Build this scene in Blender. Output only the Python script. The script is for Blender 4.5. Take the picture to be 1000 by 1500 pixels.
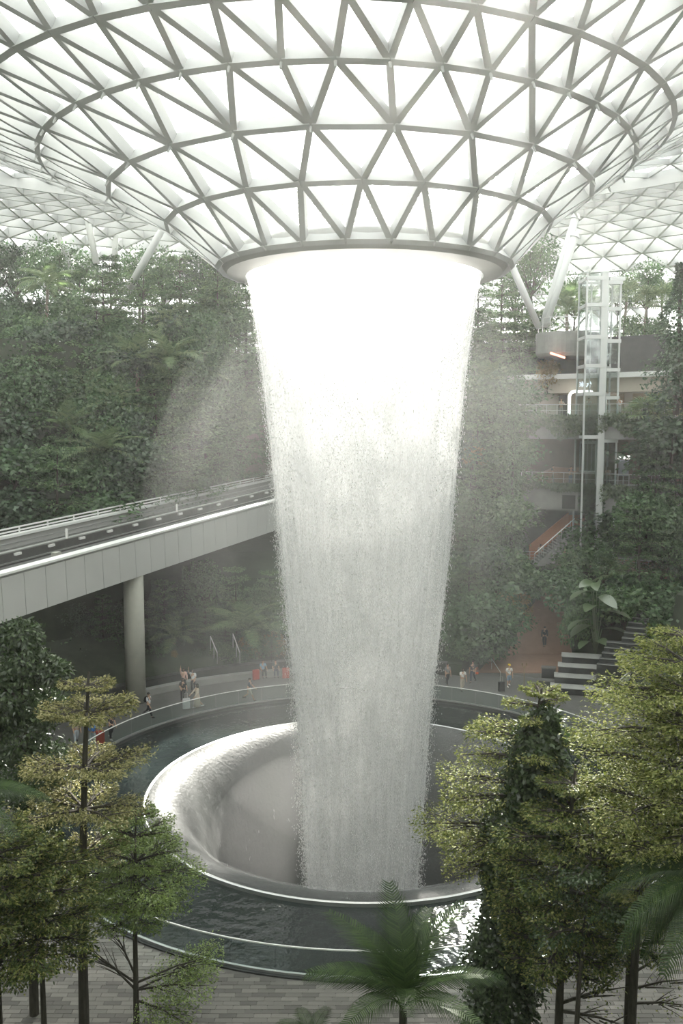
import bpy, bmesh, math, random
import numpy as np
from mathutils import Vector, Matrix, Quaternion
PI = math.pi
sc = bpy.context.scene
COL = sc.collection
for o in list(bpy.data.objects):
    bpy.data.objects.remove(o)

# ------------------------------------------------------------------ camera
F_PX, PITCH, CAM_H = 1300.0, 0.097, 18.95
CX, CY = 1.05, 44.9                      # axis of the waterfall and of the round basin
cam_d = bpy.data.cameras.new('camera')
cam = bpy.data.objects.new('camera', cam_d); COL.objects.link(cam)
cam.location = (0, 0, CAM_H); cam.rotation_euler = (PI / 2 - PITCH, 0, 0)
cam_d.sensor_fit = 'VERTICAL'; cam_d.sensor_height = 36; cam_d.lens = 36 * F_PX / 1500
cam_d.clip_end = 600
sc.camera = cam

def ray(px, py):
    a, b = (px - 500) / F_PX, (750 - py) / F_PX
    c, s = math.cos(PITCH), math.sin(PITCH)
    return Vector((a, c + b * s, -s + b * c))
def at(px, py, Y):
    d = ray(px, py); return Vector((0, 0, CAM_H)) + d * (Y / d.y)
def on(px, py, z=0.0):
    d = ray(px, py); return Vector((0, 0, CAM_H)) + d * ((z - CAM_H) / d.z)
def to_px(p):
    c, s = math.cos(PITCH), math.sin(PITCH)
    x, y, z = p[0], p[1], p[2] - CAM_H
    yf, yu = y * c - z * s, y * s + z * c
    if yf < 0.5: return (-9999, -9999, yf)
    return (500 + F_PX * x / yf, 750 - F_PX * yu / yf, yf)

# ------------------------------------------------------------------ sky, sun, exposure
world = bpy.data.worlds.new('overcast_sky'); sc.world = world; world.use_nodes = True
bg = world.node_tree.nodes['Background']
bg.inputs['Color'].default_value = (0.955, 1.0, 0.985, 1); bg.inputs['Strength'].default_value = 2.0
BOWL_D = 0.012
HAZE_D, MIST_D = 0.00045, 0.006
SUN_DIR = Vector((0.140, 0.86, 0.483)).normalized()      # towards the sun: ahead of the camera, 29 degrees up
sun_d = bpy.data.lights.new('sun', 'SUN'); sun_d.energy = 33.0; sun_d.color = (1.0, 0.955, 0.875); sun_d.angle = math.radians(1.5)
sun = bpy.data.objects.new('sun', sun_d); COL.objects.link(sun)
sun.rotation_euler = SUN_DIR.to_track_quat('Z', 'Y').to_euler(); sun.location = SUN_DIR * 150
sc.view_settings.view_transform = 'Standard'; sc.view_settings.look = 'None'
sc.view_settings.gamma = 1.0; sc.view_settings.use_curve_mapping = False
sc.view_settings.exposure = 0.28
cy = sc.cycles
cy.max_bounces = 6; cy.diffuse_bounces = 3; cy.glossy_bounces = 2; cy.transmission_bounces = 3
cy.transparent_max_bounces = 24; cy.volume_bounces = 1; cy.caustics_reflective = False; cy.caustics_refractive = False
cy.use_denoising = True; cy.sample_clamp_indirect = 6.0
cy.use_adaptive_sampling = True; cy.adaptive_threshold = 0.02

# ------------------------------------------------------------------ helpers
def mesh_np(name, V, faces_flat, sizes, smooth=False):
    me = bpy.data.meshes.new(name)
    V = np.asarray(V, dtype=np.float32); nf = len(sizes)
    me.vertices.add(len(V)); me.vertices.foreach_set('co', V.ravel())
    me.loops.add(len(faces_flat)); me.loops.foreach_set('vertex_index', np.asarray(faces_flat, dtype=np.int32))
    st = np.concatenate([[0], np.cumsum(sizes)[:-1]]).astype(np.int32)
    me.polygons.add(nf); me.polygons.foreach_set('loop_start', st)
    try: me.polygons.foreach_set('loop_total', np.asarray(sizes, dtype=np.int32))
    except Exception: pass
    if smooth: me.polygons.foreach_set('use_smooth', np.ones(nf, dtype=bool))
    me.update(calc_edges=True); me.validate()
    return me

class MB:
    """collects boxes, bars, tubes and loft rings into one mesh"""
    def __init__(s): s.v = []; s.f = []
    def add(s, vs, fs):
        n = len(s.v); s.v += [tuple(v) for v in vs]; s.f += [tuple(i + n for i in f) for f in fs]; return s
    def box(s, lo, hi):
        x0, y0, z0 = lo; x1, y1, z1 = hi
        return s.add([(x0,y0,z0),(x1,y0,z0),(x1,y1,z0),(x0,y1,z0),(x0,y0,z1),(x1,y0,z1),(x1,y1,z1),(x0,y1,z1)],
                     [(3,2,1,0),(4,5,6,7),(0,1,5,4),(1,2,6,5),(2,3,7,6),(3,0,4,7)])
    def bar(s, a, b, w, h, up=(0, 0, 1), off=0.0):
        """bar from a to b, w across, h along up; off shifts it along up"""
        a, b = Vector(a), Vector(b); d = (b - a).normalized(); up = Vector(up)
        sd = d.cross(up)
        if sd.length < 1e-4: sd = d.cross(Vector((1, 0, 0)))
        sd.normalize(); u = sd.cross(d).normalized()
        q = [(-w/2, off - h/2), (w/2, off - h/2), (w/2, off + h/2), (-w/2, off + h/2)]
        vs = [p + sd * x + u * y for p in (a, b) for x, y in q]
        return s.add(vs, [(0,1,2,3),(7,6,5,4),(0,4,5,1),(1,5,6,2),(2,6,7,3),(3,7,4,0)])
    def tube(s, pts, radii, n=6, cap=True):
        pts = [Vector(p) for p in pts]; rings = []
        if not hasattr(radii, '__len__'): radii = [radii] * len(pts)
        base = len(s.v); ref = None
        for i, p in enumerate(pts):
            d = (pts[min(i+1, len(pts)-1)] - pts[max(i-1, 0)])
            d = d.normalized() if d.length > 1e-6 else Vector((0, 0, 1))
            if ref is None: ref = d.orthogonal().normalized()
            a = (ref - d * ref.dot(d))
            a = a.normalized() if a.length > 1e-5 else d.orthogonal().normalized()
            ref = a; b = d.cross(a)
            for k in range(n):
                t = 2 * PI * k / n
                s.v.append(tuple(p + (a * math.cos(t) + b * math.sin(t)) * radii[i]))
        for i in range(len(pts) - 1):
            for k in range(n):
                k2 = (k + 1) % n
                s.f.append((base+i*n+k, base+i*n+k2, base+(i+1)*n+k2, base+(i+1)*n+k))
        if cap:
            s.f.append(tuple(base + k for k in range(n))[::-1])
            s.f.append(tuple(base + (len(pts)-1)*n + k for k in range(n)))
        return s
    def lathe(s, prof, n=64, c=(0, 0), a0=0.0, a1=2*PI, closed_prof=False):
        base = len(s.v); full = abs(a1 - a0 - 2*PI) < 1e-6; m = n if full else n + 1
        for j in range(m):
            t = a0 + (a1 - a0) * j / n
            for r, z in prof: s.v.append((c[0] + r*math.cos(t), c[1] + r*math.sin(t), z))
        k = len(prof)
        for j in range(n):
            j2 = (j + 1) % m
            for i in range(k if closed_prof else k - 1):
                i2 = (i + 1) % k
                s.f.append((base+j*k+i, base+j2*k+i, base+j2*k+i2, base+j*k+i2))
        if closed_prof and not full:
            s.f.append(tuple(base + i for i in range(k))); s.f.append(tuple(base + n*k + i for i in range(k))[::-1])
        return s
    def prism(s, poly, z0, z1):
        n = len(poly)
        vs = [(x, y, z0) for x, y in poly] + [(x, y, z1) for x, y in poly]
        return s.add(vs, [tuple(range(n))[::-1], tuple(range(n, 2*n))] + [(i, (i+1) % n, n + (i+1) % n, n + i) for i in range(n)])
    def mesh(s, name, smooth=False):
        me = bpy.data.meshes.new(name); me.from_pydata(s.v, [], s.f)
        if smooth: me.polygons.foreach_set('use_smooth', [True] * len(me.polygons))
        me.update(); return me
    def build(s, name, mat, parent=None, smooth=False, **kw):
        return put(name, s.mesh(name, smooth), mat, parent, **kw)

CH = {}
def put(name, me, mat, parent=None, label=None, cat=None, group=None, kind=None):
    o = bpy.data.objects.new(name, me); COL.objects.link(o)
    if mat is not None and len(me.materials) == 0: me.materials.append(mat)
    if parent is not None:
        o.parent = parent; CH.setdefault(parent.name, []).append(o)
    return tag(o, label, cat, group, kind)
def tag(o, label=None, cat=None, group=None, kind=None):
    if label: o['label'] = label
    if cat: o['category'] = cat
    if group: o['group'] = group
    if kind: o['kind'] = kind
    return o
def thing(name, label=None, cat=None, loc=(0, 0, 0), rz=0.0, group=None, kind=None, scale=1.0):
    o = bpy.data.objects.new(name, None); COL.objects.link(o); o.empty_display_size = 0.2
    o.location = loc; o.rotation_euler = (0, 0, rz); o.scale = (scale,) * 3 if not hasattr(scale, '__len__') else scale
    return tag(o, label, cat, group, kind)
def copy_tree(o, parent=None):
    c = o.copy(); COL.objects.link(c); c.parent = parent
    if parent is not None: CH.setdefault(parent.name, []).append(c)
    for ch in CH.get(o.name, []): copy_tree(ch, c)
    return c

# ------------------------------------------------------------------ materials
def nmat(name):
    m = bpy.data.materials.new(name); m.use_nodes = True; nt = m.node_tree; nt.nodes.clear()
    out = nt.nodes.new('ShaderNodeOutputMaterial'); return m, nt, out
def N(nt, t, **kw):
    n = nt.nodes.new(t)
    for k, v in kw.items():
        if k in n.inputs: n.inputs[k].default_value = v
        else: setattr(n, k, v)
    return n
def c4(c): return (c[0], c[1], c[2], 1.0)
def ramp(nt, stops):
    r = nt.nodes.new('ShaderNodeValToRGB'); e = r.color_ramp.elements
    while len(e) < len(stops): e.new(0.5)
    for i, (p, c) in enumerate(stops): e[i].position = p; e[i].color = c4(c)
    return r
def solid(name, col, rough=0.6, metal=0.0, var=0.0, scale=3.0, bump=0.0, spec=0.5, stretch=(1, 1, 1), island=0.0):
    m, nt, out = nmat(name)
    b = N(nt, 'ShaderNodeBsdfPrincipled'); b.inputs['Roughness'].default_value = rough; b.inputs['Metallic'].default_value = metal
    b.inputs['Specular IOR Level'].default_value = spec
    b.inputs['Base Color'].default_value = c4(col)
    if var or bump or island:
        tc = N(nt, 'ShaderNodeTexCoord'); mp = N(nt, 'ShaderNodeMapping'); mp.inputs['Scale'].default_value = stretch
        nz = N(nt, 'ShaderNodeTexNoise', Scale=scale, Detail=5.0, Roughness=0.6)
        nt.links.new(tc.outputs['Object'], mp.inputs[0]); nt.links.new(mp.outputs[0], nz.inputs['Vector'])
        if var or island:
            fac = nz.outputs['Fac']
            if island:
                g = N(nt, 'ShaderNodeNewGeometry'); oi = N(nt, 'ShaderNodeObjectInfo')
                ad = N(nt, 'ShaderNodeMath', operation='ADD'); fr = N(nt, 'ShaderNodeMath', operation='FRACT')
                nt.links.new(g.outputs['Random Per Island'], ad.inputs[0]); nt.links.new(oi.outputs['Random'], ad.inputs[1]); nt.links.new(ad.outputs[0], fr.inputs[0])
                mx = N(nt, 'ShaderNodeMix'); mx.inputs['Factor'].default_value = island
                nt.links.new(fac, mx.inputs['A']); nt.links.new(fr.outputs[0], mx.inputs['B']); fac = mx.outputs['Result']
            v = max(var, 0.01)
            r = ramp(nt, [(0.25, [max(0, x * (1 - v)) for x in col]), (0.75, [min(1, x * (1 + v)) for x in col])])
            nt.links.new(fac, r.inputs[0]); nt.links.new(r.outputs[0], b.inputs['Base Color'])
        if bump:
            bp = N(nt, 'ShaderNodeBump', Strength=bump, Distance=0.05); nt.links.new(nz.outputs['Fac'], bp.inputs['Height']); nt.links.new(bp.outputs[0], b.inputs['Normal'])
    nt.links.new(b.outputs[0], out.inputs[0]); return m
def leafmat(name, cols, trans=0.35, gloss=0.08, rough=0.4):
    m, nt, out = nmat(name)
    g = N(nt, 'ShaderNodeNewGeometry')
    r = ramp(nt, [(i / max(1, len(cols) - 1), c) for i, c in enumerate(cols)])
    nt.links.new(g.outputs['Random Per Island'], r.inputs[0])
    d = N(nt, 'ShaderNodeBsdfDiffuse'); t = N(nt, 'ShaderNodeBsdfTranslucent'); gl = N(nt, 'ShaderNodeBsdfGlossy', Roughness=rough)
    gl.inputs['Color'].default_value = (1, 1, 1, 1)
    nt.links.new(r.outputs[0], d.inputs[0]); nt.links.new(r.outputs[0], t.inputs[0])
    m1 = N(nt, 'ShaderNodeMixShader'); m1.inputs[0].default_value = trans
    nt.links.new(d.outputs[0], m1.inputs[1]); nt.links.new(t.outputs[0], m1.inputs[2])
    m2 = N(nt, 'ShaderNodeMixShader'); m2.inputs[0].default_value = gloss
    nt.links.new(m1.outputs[0], m2.inputs[1]); nt.links.new(gl.outputs[0], m2.inputs[2])
    nt.links.new(m2.outputs[0], out.inputs[0]); return m
def glass(name, tint=(0.93, 0.96, 0.95), refl=0.1, rough=0.03):
    m, nt, out = nmat(name)
    t = N(nt, 'ShaderNodeBsdfTransparent'); t.inputs[0].default_value = c4(tint)
    gl = N(nt, 'ShaderNodeBsdfGlossy', Roughness=rough); mx = N(nt, 'ShaderNodeMixShader'); mx.inputs[0].default_value = refl
    nt.links.new(t.outputs[0], mx.inputs[1]); nt.links.new(gl.outputs[0], mx.inputs[2]); nt.links.new(mx.outputs[0], out.inputs[0]); return m
def glow(name, col, strength):
    m, nt, out = nmat(name); e = N(nt, 'ShaderNodeEmission', Strength=strength); e.inputs[0].default_value = c4(col)
    nt.links.new(e.outputs[0], out.inputs[0]); return m

M = {}
M['steel'] = solid('white_painted_steel', (0.44, 0.455, 0.45), 0.5, var=0.06, scale=0.8)
M['oculus'] = solid('pale_rim_cladding', (0.40, 0.405, 0.39), 0.5, var=0.06, scale=0.7)
def fritted(name):
    m, nt, out = nmat(name)                     # dotted white frit: part of the light is scattered, most goes straight through
    t = N(nt, 'ShaderNodeBsdfTransparent'); t.inputs[0].default_value = (0.97, 0.98, 0.97, 1)
    tl = N(nt, 'ShaderNodeBsdfTranslucent'); tl.inputs[0].default_value = (0.95, 0.95, 0.94, 1)
    gl = N(nt, 'ShaderNodeBsdfGlossy', Roughness=0.04)
    a = N(nt, 'ShaderNodeMixShader'); a.inputs[0].default_value = 0.06; b = N(nt, 'ShaderNodeMixShader'); b.inputs[0].default_value = 0.05
    nt.links.new(t.outputs[0], a.inputs[1]); nt.links.new(tl.outputs[0], a.inputs[2]); nt.links.new(a.outputs[0], b.inputs[1]); nt.links.new(gl.outputs[0], b.inputs[2])
    nt.links.new(b.outputs[0], out.inputs[0]); return m
M['pane'] = fritted('roof_glass')
M['balglass'] = glass('balustrade_glass', (0.86, 0.91, 0.90), 0.06, 0.02)
M['liftglass'] = glass('lift_glass', (0.84, 0.88, 0.87), 0.22, 0.05)
M['metal'] = solid('brushed_metal', (0.62, 0.63, 0.62), 0.3, metal=0.8)
M['dark'] = solid('dark_granite', (0.035, 0.038, 0.038), 0.35, var=0.3, scale=2.0)
M['wetdark'] = solid('wet_black_stone', (0.03, 0.033, 0.034), 0.2, var=0.4, scale=1.5, bump=0.1)
M['paver'] = solid('grey_stone_paver', (0.135, 0.13, 0.117), 0.7, var=0.32, scale=1.2, island=0.7)
M['joint'] = solid('paver_joint', (0.13, 0.125, 0.115), 0.85, var=0.2)
M['walk'] = solid('grey_walkway_stone', (0.11, 0.11, 0.104), 0.45, var=0.18, scale=0.8, stretch=(1, 1, 1))
M['soil'] = solid('dark_planted_soil', (0.028, 0.040, 0.022), 0.95, var=0.5, scale=0.8, bump=0.4)
M['concrete'] = solid('pale_grey_concrete', (0.40, 0.40, 0.385), 0.75, var=0.07, scale=1.2)
M['pillar'] = solid('pillar_concrete', (0.42, 0.42, 0.37), 0.8, var=0.10, scale=1.5)
M['panel'] = solid('girder_panel', (0.50, 0.505, 0.49), 0.6, var=0.05, scale=0.5)
M['cap'] = solid('white_edge_cap', (0.82, 0.83, 0.81), 0.5)
M['track'] = solid('dark_track_deck', (0.085, 0.085, 0.08), 0.75, var=0.3, scale=1.5)
M['wallgrey'] = solid('terrace_concrete', (0.26, 0.265, 0.25), 0.8, var=0.15, scale=1.0)
M['beige'] = solid('beige_facade', (0.52, 0.47, 0.39), 0.7, var=0.06, scale=0.6)
M['terracotta'] = solid('terracotta_paving', (0.27, 0.165, 0.12), 0.75, var=0.15, scale=1.5)
M['orange'] = solid('orange_stair_wall', (0.42, 0.19, 0.115), 0.7, var=0.12, scale=1.0)
M['bark'] = solid('dark_bark', (0.055, 0.048, 0.038), 0.9, var=0.4, scale=4.0, stretch=(3, 3, 0.7), bump=0.4)
M['barkpale'] = solid('pale_bark', (0.20, 0.18, 0.14), 0.9, var=0.3, scale=4.0, stretch=(3, 3, 0.7))
M['column'] = solid('white_column_paint', (0.62, 0.64, 0.63), 0.45)
M['white'] = solid('white_paint', (0.8, 0.8, 0.78), 0.5)
M['black'] = solid('black_plastic', (0.02, 0.02, 0.022), 0.5)
# ================================================================== the roof: a glazed triangular grid funnelling down to the oculus
RINGS = [  # radius, height, nodes, x of ring centre
    (6.9, 26.95, 24, 1.12), (9.0, 28.46, 24, 0.80), (11.3, 29.86, 24, 0.40), (13.7, 31.2, 48, -0.20), (15.9, 32.3, 48, -0.9),
    (18.4, 33.45, 48, -1.2), (21.2, 34.7, 48, -1.3), (24.3, 36.0, 48, -1.3), (27.7, 37.3, 48, -1.2), (31.2, 38.5, 48, -1.0), (35.2, 39.6, 48, -0.9), (39.4, 40.5, 48, -0.9), (43.6, 41.1, 48, -0.9)]
r_, z_ = 33.6, 39.2
PROF = [(46.5, 41.4), (52, 41.5), (58, 41.0), (63, 39.6), (67, 36.8), (70, 32.5), (72, 27), (73.5, 20), (74, 10), (74.2, -0.3)]
seg = [0.0]
for a, b in zip(PROF[:-1], PROF[1:]): seg.append(seg[-1] + math.hypot(b[0]-a[0], b[1]-a[1]))
nr = int(seg[-1] / 2.55)
for i in range(nr + 1):
    s = seg[-1] * i / nr
    RINGS.append((float(np.interp(s, seg, [p[0] for p in PROF])), float(np.interp(s, seg, [p[1] for p in PROF])), 96, -0.9))
RINGS = [(r, z + (0.35 if 0 < k < 13 else 0), n, cx) for k, (r, z, n, cx) in enumerate(RINGS)]
nodes = []
for k, (r, z, n, cx) in enumerate(RINGS):
    if k == 0: off = 0.5
    elif RINGS[k-1][2] == n: off = 0.5 - offs
    else: off = 0.0       # twice as many nodes: one above each lower node and one between
    offs = off if k else 0.5
    nodes.append([Vector((cx + r*math.cos(-PI/2 + 2*PI*(j+off)/n), CY + r*math.sin(-PI/2 + 2*PI*(j+off)/n), z)) for j in range(n)])
    RINGS[k] = (r, z, n, cx, off)
tris, edges = [], set()
def tri(a, b, c):
    tris.append((a, b, c))
    for e in ((a, b), (b, c), (c, a)): edges.add(tuple(sorted(e)))
for k in range(len(RINGS) - 1):
    n0, n1, o0, o1 = RINGS[k][2], RINGS[k+1][2], RINGS[k][4], RINGS[k+1][4]
    for j in range(n0):
        if n1 == n0:
            s = 0 if o0 == 0.5 else -1          # upper node j+s .. lies just before lower node, j+s+1 after
            u0, u1 = (j + s + (0 if o0 == 0.0 else 0)) % n1, (j + s + 1) % n1
            if o0 == 0.5: u0, u1 = j % n1, (j + 1) % n1
            else: u0, u1 = (j - 1) % n1, j % n1
            tri((k, j), (k+1, u0), (k+1, u1)); tri((k, j), (k, (j+1) % n0), (k+1, u1))
        else:
            # upper index of the node straight above lower node j
            m = int(round(2 * (j + o0) - o1)) % n1
            tri((k, j), (k+1, (m-1) % n1), (k+1, m)); tri((k, j), (k+1, m), (k+1, (m+1) % n1))
            tri((k, j), (k, (j+1) % n0), (k+1, (m+1) % n1))
P3 = lambda e: nodes[e[0]][e[1]]
def normal_at(e):                                # outward/upward surface normal from the profile
    k = e[0]; k0, k1 = max(k-1, 0), min(k+1, len(RINGS)-1)
    dr, dz = RINGS[k1][0]-RINGS[k0][0], RINGS[k1][1]-RINGS[k0][1]; L = math.hypot(dr, dz)
    p = P3(e); a = math.atan2(p.y - CY, p.x - RINGS[k][3])
    return Vector((-dz/L*math.cos(a), -dz/L*math.sin(a), dr/L))
def in_view_size(pts):
    q = [to_px(p) for p in pts]
    if any(t[2] < 1 for t in q): return 0.0
    cx_, cy_ = sum(t[0] for t in q)/len(q), sum(t[1] for t in q)/len(q)
    if not (-20 < cx_ < 1020 and -20 < cy_ < 420): return 0.0
    return max(math.hypot(q[i][0]-q[i-1][0], q[i][1]-q[i-1][1]) for i in range(len(q)))
def hidden_far(p):                               # behind the funnel as seen from the camera
    return p.y > CY + 2 and math.hypot(p.x - CX, p.y - CY) < 24
roof = thing('ceiling', 'glazed steel lattice dome funnelling down to the round oculus', None, (0, 0, 0), kind='structure')
items = []
for e in edges:
    a, b = P3(e[0]), P3(e[1]); nrm = (normal_at(e[0]) + normal_at(e[1])).normalized()
    ring_edge = e[0][0] == e[1][0]
    rk = RINGS[e[0][0]][0]; w = 0.25 if e[0][0] < 9 else 0.20; h = (0.54 if ring_edge else 0.48) if e[0][0] < 7 else (0.45 if rk < 46 else 1.25)
    sz = 0 if hidden_far((a+b)/2) else in_view_size([a, b])
    items.append((sz, a, b, nrm, w, h))
items.sort(key=lambda t: -t[0])
for sz, a, b, nrm, w, h in items[:300]:
    MB().bar(a, b, w, h, nrm, -h/2).build('beam', M['steel'], roof)
rest = MB()
for sz, a, b, nrm, w, h in items[300:]: rest.bar(a, b, w, h, nrm, -h/2)
rest.build('lattice_beams', M['steel'], roof, kind='stuff')
pit = []
for t in tris:
    p = [P3(x) for x in t]; c = (p[0]+p[1]+p[2])/3
    pit.append((0 if hidden_far(c) else in_view_size(p), p, (normal_at(t[0]) + normal_at(t[1])).normalized()))
pit.sort(key=lambda t: -t[0])
def pane_mb(mb, p, nrm):
    c = (p[0]+p[1]+p[2])/3; q = [x + (c - x) * 0.02 + nrm * 0.03 for x in p]
    mb.add(q, [(0, 1, 2)])
for sz, p, nrm in pit[:300]:
    m_ = MB(); pane_mb(m_, p, nrm); m_.build('pane', M['pane'], roof)
rest = MB()
for sz, p, nrm in pit[300:]: pane_mb(rest, p, nrm)
rest.build('glazing', M['pane'], roof, kind='stuff')
# short cleats that hang from the nodes of the nearest rings
for k in (2, 3):
    for j in range(RINGS[k][2]):
        p = nodes[k][j]
        if p.y < CY + 3:
            nn = normal_at((k, j)); MB().tube([p - nn*0.55, p - nn*0.82], [0.06, 0.04], 6).build('sprinkler', M['steel'], roof)
# the oculus rim
oc = MB().lathe([(6.95, 27.25), (7.05, 26.75), (6.75, 26.35), (5.85, 26.2), (5.72, 26.35), (5.72, 27.3), (6.3, 27.4)], 96, (1.12, CY), closed_prof=True)
oc.build('oculus_rim', M['oculus'], roof, smooth=False)

# ================================================================== floor, walkway, basin
WR, LR = 15.97, 11.12                       # balustrade ring, basin lip
floor = thing('floor', 'grey stone paving round the pool', None, kind='structure')
MB().lathe([(WR, -0.04), (90, -0.04), (90, -0.5), (WR, -0.5)], 96, (CX, CY), closed_prof=True).build('paving_bed', M['joint'], floor)
# pavers: laid in rows across the near plaza, individual blocks with open joints
PL, PW = 0.56, 0.21
random.seed(5)
cand = []
for iy in range(int(36.5 / PW)):
    y = 20.0 + iy * PW
    o_ = (iy % 3) * PL / 3 + random.uniform(-.05, .05)
    for ix in range(int(34 / PL)):
        x = -16.5 + ix * PL + o_
        if math.hypot(x - CX, y - CY) < WR + 0.42 or y > 41: continue
        px = to_px((x, y, 0))
        vis = -30 < px[0] < 1030 and px[1] < 1515
        if not vis: continue
        bare = (60 < px[0] < 690 or px[0] > 780) and px[1] > 1340
        cand.append(((0 if bare else 1000) + random.uniform(0, 300) * 0 + abs(px[0] - 400) / 3 + abs(1500 - px[1]), x, y))
cand.sort()
pm = MB().box((-PL/2 + .006, -PW/2 + .006, -0.05), (PL/2 - .006, PW/2 - .006, 0)).mesh('paver'); pm.materials.append(M['paver'])
for i, (_, x, y) in enumerate(cand[:300]):
    o = put('paver', pm, None, floor); o.location = (x, y, random.uniform(-.004, .004))
rest = MB()
for _, x, y in cand[300:]:
    rest.box((x - PL/2 + .006, y - PW/2 + .006, -0.05), (x + PL/2 - .006, y + PW/2 - .006, random.uniform(-.004, .004)))
rest.build('paving', M['paver'], floor, kind='stuff')
# far walkway: radial courses of slabs (each course ring a little different)
walk = MB()
random.seed(8)
for ri in range(16):
    r0 = WR + 0.34 + ri * 0.52; n = 120
    a_off = random.random()
    for j in range(n):
        a0, a1 = -0.25 + (PI + 0.5) * (j + a_off) / n, -0.25 + (PI + 0.5) * (j + a_off + 0.985) / n
        zz = random.uniform(-.004, .003)
        vs = [(CX + r*math.cos(t), CY + r*math.sin(t), zz) for r, t in ((r0, a0), (r0 + .51, a0), (r0 + .51, a1), (r0, a1))]
        walk.add(vs, [(0, 1, 2, 3)])
walk.build('walkway_slabs', M['walk'], floor, kind='stuff')

def fall_mat(name, sx, sz, lo, hi, amax, white=0.9, fine=30.0):
    m, nt, out = nmat(name)
    tc = N(nt, 'ShaderNodeTexCoord')
    mp = N(nt, 'ShaderNodeMapping'); mp.inputs['Scale'].default_value = (sx, sx, sz)
    n1 = N(nt, 'ShaderNodeTexNoise', Scale=1.0, Detail=4.0, Roughness=0.6)
    mp2 = N(nt, 'ShaderNodeMapping'); mp2.inputs['Scale'].default_value = (fine, fine, fine * 0.3)
    n2 = N(nt, 'ShaderNodeTexNoise', Scale=1.0, Detail=1.0)
    mp3 = N(nt, 'ShaderNodeMapping'); mp3.inputs['Scale'].default_value = (0.55, 0.55, 0.32)
    n3 = N(nt, 'ShaderNodeTexNoise', Scale=1.0, Detail=2.0)
    for q, n_ in ((mp, n1), (mp2, n2), (mp3, n3)):
        nt.links.new(tc.outputs['Object'], q.inputs[0]); nt.links.new(q.outputs[0], n_.inputs['Vector'])
    s1 = N(nt, 'ShaderNodeMath', operation='MULTIPLY'); s1.inputs[1].default_value = 0.45; nt.links.new(n1.outputs['Fac'], s1.inputs[0])
    s2 = N(nt, 'ShaderNodeMath', operation='MULTIPLY_ADD'); s2.inputs[1].default_value = 0.30; nt.links.new(n2.outputs['Fac'], s2.inputs[0]); nt.links.new(s1.outputs[0], s2.inputs[2])
    s3 = N(nt, 'ShaderNodeMath', operation='MULTIPLY_ADD'); s3.inputs[1].default_value = 0.25; nt.links.new(n3.outputs['Fac'], s3.inputs[0]); nt.links.new(s2.outputs[0], s3.inputs[2])
    mr = N(nt, 'ShaderNodeMapRange'); mr.inputs['From Min'].default_value = lo; mr.inputs['From Max'].default_value = hi
    mr.inputs['To Max'].default_value = amax; nt.links.new(s3.outputs[0], mr.inputs['Value'])
    d = N(nt, 'ShaderNodeBsdfDiffuse'); d.inputs[0].default_value = (white, white, white, 1)
    t = N(nt, 'ShaderNodeBsdfTranslucent'); t.inputs[0].default_value = (white, white, white, 1)
    ms = N(nt, 'ShaderNodeMixShader'); ms.inputs[0].default_value = 0.66
    nt.links.new(d.outputs[0], ms.inputs[1]); nt.links.new(t.outputs[0], ms.inputs[2])
    tr = N(nt, 'ShaderNodeBsdfTransparent'); mx = N(nt, 'ShaderNodeMixShader')
    nt.links.new(mr.outputs[0], mx.inputs[0]); nt.links.new(tr.outputs[0], mx.inputs[1]); nt.links.new(ms.outputs[0], mx.inputs[2])
    nt.links.new(mx.outputs[0], out.inputs[0]); return m
def ripple_water(name, col, rough, bscale, bstr, spec=1.0):
    m, nt, out = nmat(name)
    b = N(nt, 'ShaderNodeBsdfPrincipled'); b.inputs['Base Color'].default_value = c4(col); b.inputs['Roughness'].default_value = rough
    b.inputs['IOR'].default_value = 1.33; b.inputs['Specular IOR Level'].default_value = spec
    tc = N(nt, 'ShaderNodeTexCoord'); nz = N(nt, 'ShaderNodeTexNoise', Scale=bscale, Detail=2.0)
    nt.links.new(tc.outputs['Object'], nz.inputs['Vector'])
    bp = N(nt, 'ShaderNodeBump', Strength=bstr, Distance=0.06); nt.links.new(nz.outputs['Fac'], bp.inputs['Height']); nt.links.new(bp.outputs[0], b.inputs['Normal'])
    nt.links.new(b.outputs[0], out.inputs[0]); return m
M['pool'] = ripple_water('dark_pool_water', (0.016, 0.022, 0.022), 0.06, 2.0, 0.62)
M['bowl'] = ripple_water('wet_bowl_lining', (0.07, 0.074, 0.072), 0.5, 5.0, 0.5, 0.4)
basin = thing('fountain_basin', 'round sunken bowl with pale lip under the waterfall, ringed by dark pool', 'fountain', (CX, CY, 0))
MB().lathe([(LR + 0.1, -0.16), (WR - 0.05, -0.16)], 128).build('ring_pool', M['pool'], basin)
MB().lathe([(WR - 0.05, -0.6), (WR - 0.05, 0.02), (WR + 0.3, 0.02), (WR + 0.3, -0.6)], 128, closed_prof=True).build('pool_kerb', M['dark'], basin)
MB().lathe([(LR + 0.12, -0.6), (LR + 0.12, 0.0), (LR + 0.04, 0.03), (LR - 0.04, 0.0), (LR - 0.04, -0.6)], 128, closed_prof=True).build('lip_trim', M['metal'], basin)
MB().lathe([(LR - 0.04, 0.0), (LR - 0.35, 0.02), (LR - 0.8, -0.06), (LR - 1.4, -0.35), (LR - 2.1, -0.95), (LR - 2.8, -1.95), (LR - 3.3, -3.2), (LR - 3.7, -5.0), (LR - 4.0, -7.5), (LR - 4.2, -10.0), (0.01, -10.0)], 128).build('bowl', M['bowl'], basin, smooth=True)
film_prof = [(LR - 0.1, 0.05), (LR - 0.4, 0.07), (LR - 0.85, 0.0), (LR - 1.45, -0.28), (LR - 2.15, -0.87), (LR - 2.85, -1.87), (LR - 3.35, -3.1), (LR - 3.75, -4.9), (LR - 4.05, -7.4)]
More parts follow.
